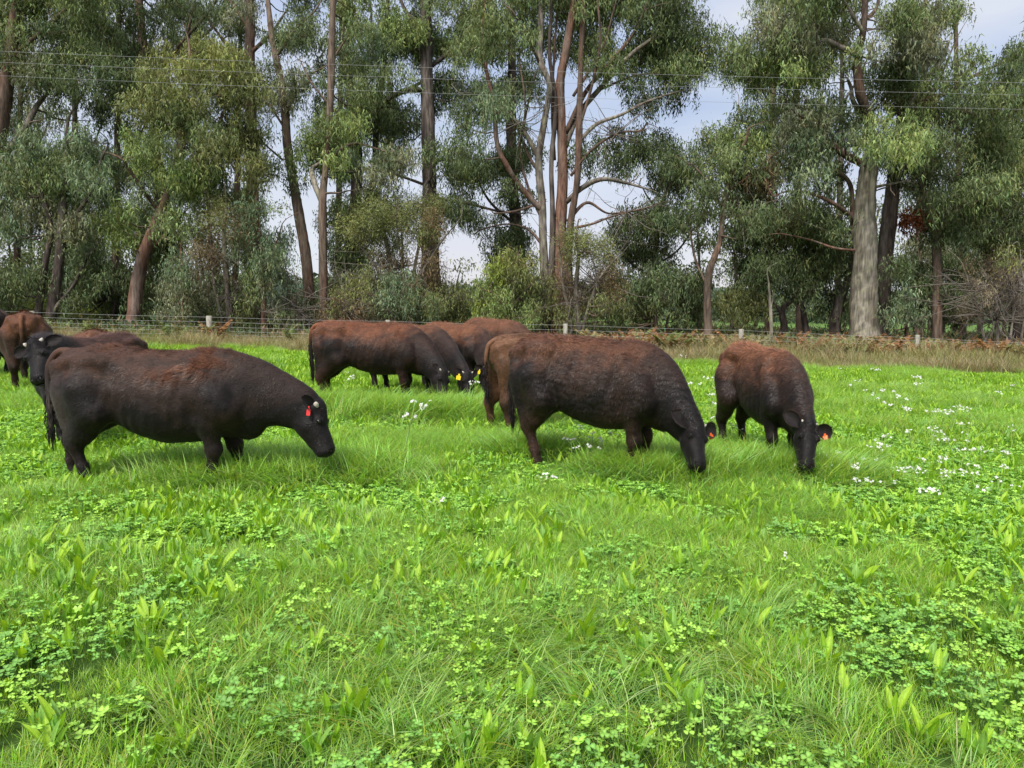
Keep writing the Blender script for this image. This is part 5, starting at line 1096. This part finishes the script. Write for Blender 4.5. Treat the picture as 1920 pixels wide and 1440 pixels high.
    for s in (-1, 1):
        e = spec.get('ears', {}).get(s, (0.95, -0.05, -0.25))     # out, dorsal, along the head
        ed = nrm(sid * s * e[0] + dor * e[1] + ax * e[2]); face = e[3] if len(e) > 3 else 0.8
        fn = nrm(dor * face + ax * 0.45 - ed * ((dor * face + ax * 0.45) @ ed)); ew = np.cross(ed, fn)
        E0 = hp(0.012, 0.010, s * 0.085); Lh, Wh = 0.185 * hs * spec.get('es', 1.0), 0.058 * hs * spec.get('es', 1.0)
        nu, nv = 12, 9; u = np.linspace(0, 1, nu)[:, None]; v = np.linspace(-1, 1, nv)[None]
        wd = np.interp(u, [0, .12, .35, .6, .82, .95, 1], [.36, .55, .95, 1.0, .72, .36, .05]) * Wh
        cup = (v ** 2) * wd * 0.62 * (1 - 0.45 * u); droop = -0.02 * u ** 2
        pts = E0 + ed * (u * Lh + 0 * v)[..., None] + ew * (v * wd)[..., None] + fn * (cup + droop)[..., None]
        back = pts - fn * 0.009 - fn * (0.004 * (1 - v ** 2))[..., None] * np.ones_like(u)[..., None]
        i = np.arange(nu - 1)[:, None] * nv; j = np.arange(nv - 1)[None]
        Fe = np.stack([i + j, i + nv + j, i + nv + j + 1, i + j + 1], -1).reshape(-1, 4); nb = nu * nv
        rim = [(k * nv, (k + 1) * nv, nb + (k + 1) * nv, nb + k * nv) for k in range(nu - 1)] + [(nb + k * nv + nv - 1, nb + (k + 1) * nv + nv - 1, (k + 1) * nv + nv - 1, k * nv + nv - 1) for k in range(nu - 1)]
        rim += [((nu - 1) * nv + j_, (nu - 1) * nv + j_ + 1, nb + (nu - 1) * nv + j_ + 1, nb + (nu - 1) * nv + j_) for j_ in range(nv - 1)]
        Ve = np.concatenate([pts.reshape(-1, 3), back.reshape(-1, 3)])
        ce = np.tile(dark, (len(Ve), 1)); ce[nb:] = lerp(dark, brown, 0.5)
        # rim hairs
        rr = np.random.default_rng(5 + s); nh = 260
        ui = rr.random(nh); vs = rr.choice([-1, 1], nh); inner = rr.random(nh) < 0.35; vs = np.where(inner, rr.uniform(-1, 1, nh), vs)
        w2 = np.interp(ui, [0, .12, .35, .6, .82, .95, 1], [.36, .55, .95, 1.0, .72, .36, .05]) * Wh
        hb = E0 + ed * (ui * Lh)[:, None] + ew * (vs * w2)[:, None] + fn * ((vs ** 2) * w2 * 0.62 * (1 - .45 * ui) - 0.02 * ui ** 2)[:, None]
        hd_ = nrm(ew * vs[:, None] * 0.7 + ed * 0.7 + fn * 0.3 + rr.normal(0, .35, (nh, 3))) * rr.uniform(.010, .024, nh)[:, None]
        sdv = nrm(np.cross(hd_, fn)) * 0.0016
        VH = np.stack([hb - sdv, hb + sdv, hb + hd_], 1).reshape(-1, 3)
        A = Acc(); A.add(Ve, [Fe, Fe[:, ::-1] + nb, np.array(rim)], ce); A.add(VH, np.arange(nh * 3).reshape(-1, 3), lerp(dark, brown, 0.9) * 1.5)
        ear = obj('ear', A.mesh('ear'), M_COAT, root)
        tg = spec.get('tags', {}).get(s)
        if tg:
            colr, w_, h_ = tg[:3]; dn = nrm(np.array([0, 0, -1.0]) + 0.25 * ed); c0 = E0 + ed * Lh * 0.45 + fn * 0.012 + dn * .022; tn = locd(np.array([0.05, -1.0, 0.05])) if len(tg) < 4 else locd(tg[3]); tn = nrm(tn - dn * (tn @ dn)); tw = np.cross(tn, dn)
            prof = np.array([(-.18, 0), (.18, 0), (.2, .25), (.5, .38), (.5, .95), (.42, 1), (-.42, 1), (-.5, .95), (-.5, .38), (-.2, .25)])
            front = c0 + tw * (prof[:, :1] * w_) + dn * (prof[:, 1:] * h_) + tn * 0.022; bk = front - tn * 0.003; n_ = len(prof)
            Fs = [np.arange(n_)[None], (np.arange(n_)[::-1] + n_)[None], np.array([(k, n_ + k, n_ + (k + 1) % n_, (k + 1) % n_) for k in range(n_)])]
            tgo = obj('ear_tag', make_mesh('ear_tag', np.concatenate([front, bk]), Fs, smooth=False), M_TAG[colr], ear)
            tgo['label'] = colr + ' plastic ear tag'
            if colr == 'orange' and spec.get('digits'):
                A = Acc(); strokes = [((-.26, .46), (-.26, .92)), ((.0, .46), (.0, .92)), ((.28, .46), (.28, .92)), ((.0, .46), (.28, .46)), ((.0, .69), (.28, .69)), ((.0, .92), (.28, .92))]
                for (a0, b0), (a1, b1) in strokes:
                    q0 = c0 + tw * a0 * w_ + dn * b0 * h_ + tn * 0.0235; q1 = c0 + tw * a1 * w_ + dn * b1 * h_ + tn * 0.0235
                    dd = nrm(q1 - q0); nv_ = np.cross(dd, tn) * 0.0035
                    A.add([q0 - nv_ - dd * .003, q1 - nv_ + dd * .003, q1 + nv_ + dd * .003, q0 + nv_ - dd * .003], np.array([[0, 1, 2, 3]]))
                tgo.data.materials.append(M_TAG['print'])
                # printed number, joined to the tag as flat print
                m2 = A.mesh('print'); V2 = np.array([v.co[:] for v in m2.vertices]); F2 = np.array([list(p_.vertices) for p_ in m2.polygons])
                V1 = np.concatenate([front, bk]); me2 = make_mesh('ear_tag', np.concatenate([V1, V2]), [*Fs, F2 + len(V1)], smooth=False)
                me2.materials.append(M_TAG[colr]); me2.materials.append(M_TAG['print'])
                for p_ in list(me2.polygons)[-len(F2):]: p_.material_index = 1
                tgo.data = me2
    # poll hair
    r_ = np.random.default_rng(pers + 77); nh = spec.get('mop', 500)
    a_ = r_.uniform(-0.06, 0.09, nh); s_ = r_.uniform(-0.075, 0.075, nh)
    hb = poll + (ax * a_[:, None] + dor * (0.066 + 0.012 * r_.random(nh))[:, None] + sid * s_[:, None]) * hs
    hd_ = nrm(ax * 0.7 + dor * 0.55 + r_.normal(0, .45, (nh, 3))) * r_.uniform(.02, .045, nh)[:, None]
    sdv = nrm(np.cross(hd_, dor)) * 0.0025
    tag(obj('forelock', make_mesh('forelock', np.stack([hb - sdv, hb + sdv, hb + hd_ * .6 + sdv * .5, hb + hd_ * [1, 1, .9]], 1).reshape(-1, 3), np.arange(nh * 4).reshape(-1, 4), lerp(base, brown, .5) * 1.3), M_FUR, root), kind='stuff')
    # tail
    tp = spec.get('tail', [(-0.90, 0, 1.23), (-0.985, 0, 1.17), (-1.02, 0.0, 1.0), (-1.01, 0.0, 0.78), (-1.0, 0.0, 0.60)])
    tl = catmull([(-0.80, 0, 1.25)] + list(tp), 18)
    A = Acc(); Vt, Ft = tube(tl, np.interp(np.linspace(0, 1, 18), [0, .12, .3, .7, 1], [.052, .044, .032, .024, .018]), 10); A.add(Vt, Ft, coat(Vt, np.zeros(len(Vt))))
    nh = spec.get('tuft', 420); k0 = r_.uniform(0.55, 1.0, nh); b0 = np.stack([np.interp(k0, np.linspace(0, 1, 18), tl[:, c]) for c in range(3)], -1) + r_.normal(0, .008, (nh, 3))
    ln = r_.uniform(.10, .26, nh); sp_ = r_.normal(0, .017, (nh, 2))
    m1 = b0 + np.stack([sp_[:, 0], sp_[:, 1], -ln * .5], -1); t1 = b0 + np.stack([sp_[:, 0] * .5, sp_[:, 1] * .5, -ln], -1)
    sdv = np.stack([r_.uniform(.3, 1, nh), r_.uniform(-1, 1, nh), np.zeros(nh)], -1) * .0035
    VT = np.stack([b0 - sdv, b0 + sdv, m1 + sdv, m1 - sdv, t1], 1).reshape(-1, 3); b5 = np.arange(nh)[:, None] * 5
    A.add(VT, [b5 + np.array([0, 1, 2, 3]), b5 + np.array([3, 2, 4])], np.repeat(dark * r_.uniform(.8, 2.2, nh)[:, None], 5, 0))
    obj('tail', A.mesh('tail'), M_COAT, root)
    return root

BLACK = ((.010, .008, .0085), (.018, .013, .012), (.09, .032, .016))
DARKB = ((.0100, .0072, .0070), (.030, .0170, .0132), (.155, .062, .030))
RUSTY = ((.028, .014, .010), (.072, .032, .018), (.15, .062, .032))
HERD = [
 dict(px=300, D=6.5, h=-2, tail=[(-.92, -.02, 1.27), (-1.0, -.05, 1.15), (-1.0, -.08, .95), (-.99, -.10, .75), (-.98, -.11, .55)], s=.955, sx=1.035, furlen=.9, ridge=.2, belly=0.05, poll=(588, 768, 6.45), muz=(634, 872, 6.35), dors=(1, 0, .35), vox=.0165, fur=64000, cols=DARKB, rust=.15, brown=.55, grey=.9,
      tufts=1, hs=.88, es=1.2, tags={-1: ('red', .032, .085)}, ears={-1: (.75, .1, -.55), 1: (.8, .1, -.5)}, hornlen=.036, hornw=1.25, seed=3, nh=1.12, bend=.3,
      feet={'hr': (.10, 0), 'hl': (-.19, 0), 'fr': (-.02, 0), 'fl': (.14, 0)}, label="big dark cow in the left foreground with red ear tag and rusty tufts on back"),
 dict(px=172, D=8.5, h=268, s=.95, poll=(70, 650, 7.25), muz=(68, 738, 6.95), dors=(-.08, -1, .5), vox=.0165, fur=45000, cols=BLACK, rust=.3, brown=.2, seed=5, mouth=1,
      ears={-1: (.95, -.05, -.02, 1.0), 1: (.9, -.1, -.28, 1.0)}, hornlen=.03, hornw=1.1, n1=.15, bend=.2, es=1.15, hs=.86, hk=1.15, label="black cow on the left looking straight at the camera with its mouth slightly open"),
 dict(px=1118, D=7.35, h=-24, s=1.06, sx=.87, es=1.5, poll=(1303, 804, 6.75), muz=(1316, 892, 6.38), dors=(.42, -1, .45), vox=.0165, fur=64000, cols=DARKB, rust=.36, brown=.55, wavy=1.6, seed=8, belly=.02,
      tags={1: ('orange', .045, .058)}, ears={1: (.9, .0, -.35), -1: (.9, .15, -.45)}, hs=.80, hornlen=.03, legrust=.25, nh=1.0, bend=.1, tail=[(-0.90, 0, 1.22), (-0.97, 0, 1.12), (-1.0, 0.0, .9), (-0.99, 0, .7), (-.98, 0, .55)],
      feet={'hr': (.16, 0), 'hl': (-.02, 0), 'fr': (-.05, 0), 'fl': (.03, 0)}, label="large dark brown cow with rippled coat and small orange ear tag, grazing right of centre"),
 dict(px=1436, D=8.0, h=-80, s=1.0, sx=.86, sy=.82, es=1.35, poll=(1514, 800, 7.0), muz=(1514, 890, 6.75), dors=(.0, -1, .45), vox=.0165, fur=60000, cols=DARKB, rust=.6, brown=.7, seed=11, fat=.76, furlen=1.6, ridge=1.3,
      tags={1: ('orange', .062, .062)}, digits=1, ears={1: (1.0, -.05, -.02), -1: (.85, .05, -.4)}, hs=.90, wavy=.35, nh=1.0, bend=.1, hornlen=.02,
      feet={'fl': (0, 0), 'fr': (.02, 0)}, label="brown cow grazing towards the camera with an orange numbered tag in its outstretched ear"),
 dict(px=700, D=12.4, h=-3, s=1.06, poll=(828, 700, 12.0), muz=(836, 768, 11.7), dors=(.8, -.6, .3), fur=30000, cols=((.011, .0075, .007), (.038, .019, .014), (.165, .060, .028)), rust=.55, brown=.4, seed=14,
      label="dark cow with reddish back in the middle distance, hanging tail at left, no ear tag", bend=.2, legrust=.3, ears={-1: (.6, .1, -.7), 1: (.7, .1, -.6)}, tail=[(-0.92, 0, 1.25), (-1.0, -.0, 1.16), (-1.02, 0.0, .95), (-1.0, 0, .7), (-1.0, 0, .5)]),
 dict(px=772, D=13.6, h=-34, s=1.03, poll=(874, 703, 12.35), muz=(886, 757, 12.1), dors=(.5, -.7, .6), fur=16000, cols=DARKB, rust=.5, brown=.7, seed=17, tags={-1: ('yellow', .075, .10)},
      ears={-1: (.7, .15, -.5), 1: (.8, .1, -.4)}, label="brown cow half hidden in the cluster, its grazing head with a broad yellow ear tag", bend=.2),
 dict(px=858, D=14.5, h=-42, s=1.04, poll=(913, 692, 13.25), muz=(920, 750, 13.0), dors=(.5, -.7, .6), fur=16000, cols=DARKB, rust=.8, brown=.6, seed=20, tags={-1: ('yellow', .04, .085)},
      label="dark brown cow with humped rusty back and a narrow yellow ear tag in the cluster", bend=.2),
 dict(px=932, D=16.2, h=-48, s=1.10, pl=(1.35, .1, .42), ml=(1.5, .1, .05), fur=14000, cols=RUSTY, rust=.6, brown=.7, seed=23, label="reddish brown cow at the back of the cluster, hindmost and tallest in view"),
 dict(px=1042, D=10.1, h=26, s=1.02, pl=(1.40, .0, .50), ml=(1.6, .0, .1), fur=22000, cols=((.045, .024, .015), (.105, .050, .026), (.17, .082, .044)), rust=.5, brown=.9, seed=26, fat=.9, horn=0,
      feet={'hr': (.02, 0), 'hl': (-.1, 0)}, label="light ginger cow seen from behind beside the large cow with the rippled coat"),
 dict(px=50, D=13.4, h=118, s=1.05, pl=(1.35, .25, .45), ml=(1.55, .3, .08), fur=18000, cols=((.022, .013, .010), (.060, .028, .016), (.14, .055, .027)), rust=.75, brown=.8, seed=29, fat=1.08, tail=[(-0.93, 0, 1.24), (-0.99, .0, 1.1), (-1.0, 0.0, .9), (-0.98, 0, .7), (-.97, 0, .55)],
      label="brown cow at the far left seen from behind with dirt on its rump"),
 dict(px=182, D=10.6, h=112, s=.94, pl=(1.35, -.1, .40), ml=(1.5, -.1, .05), fur=12000, cols=RUSTY, rust=.9, brown=.9, seed=32, label="pale brown cow almost wholly hidden behind the black cow facing the camera"),
 dict(px=-84, D=14.5, h=176, s=1.08, pl=(1.40, .1, .45), ml=(1.55, .1, .08), fur=8000, cols=BLACK, rust=.1, brown=.2, seed=35, label="black cow cut off by the left edge of the view"),
]
for _s in HERD: cow(_s)
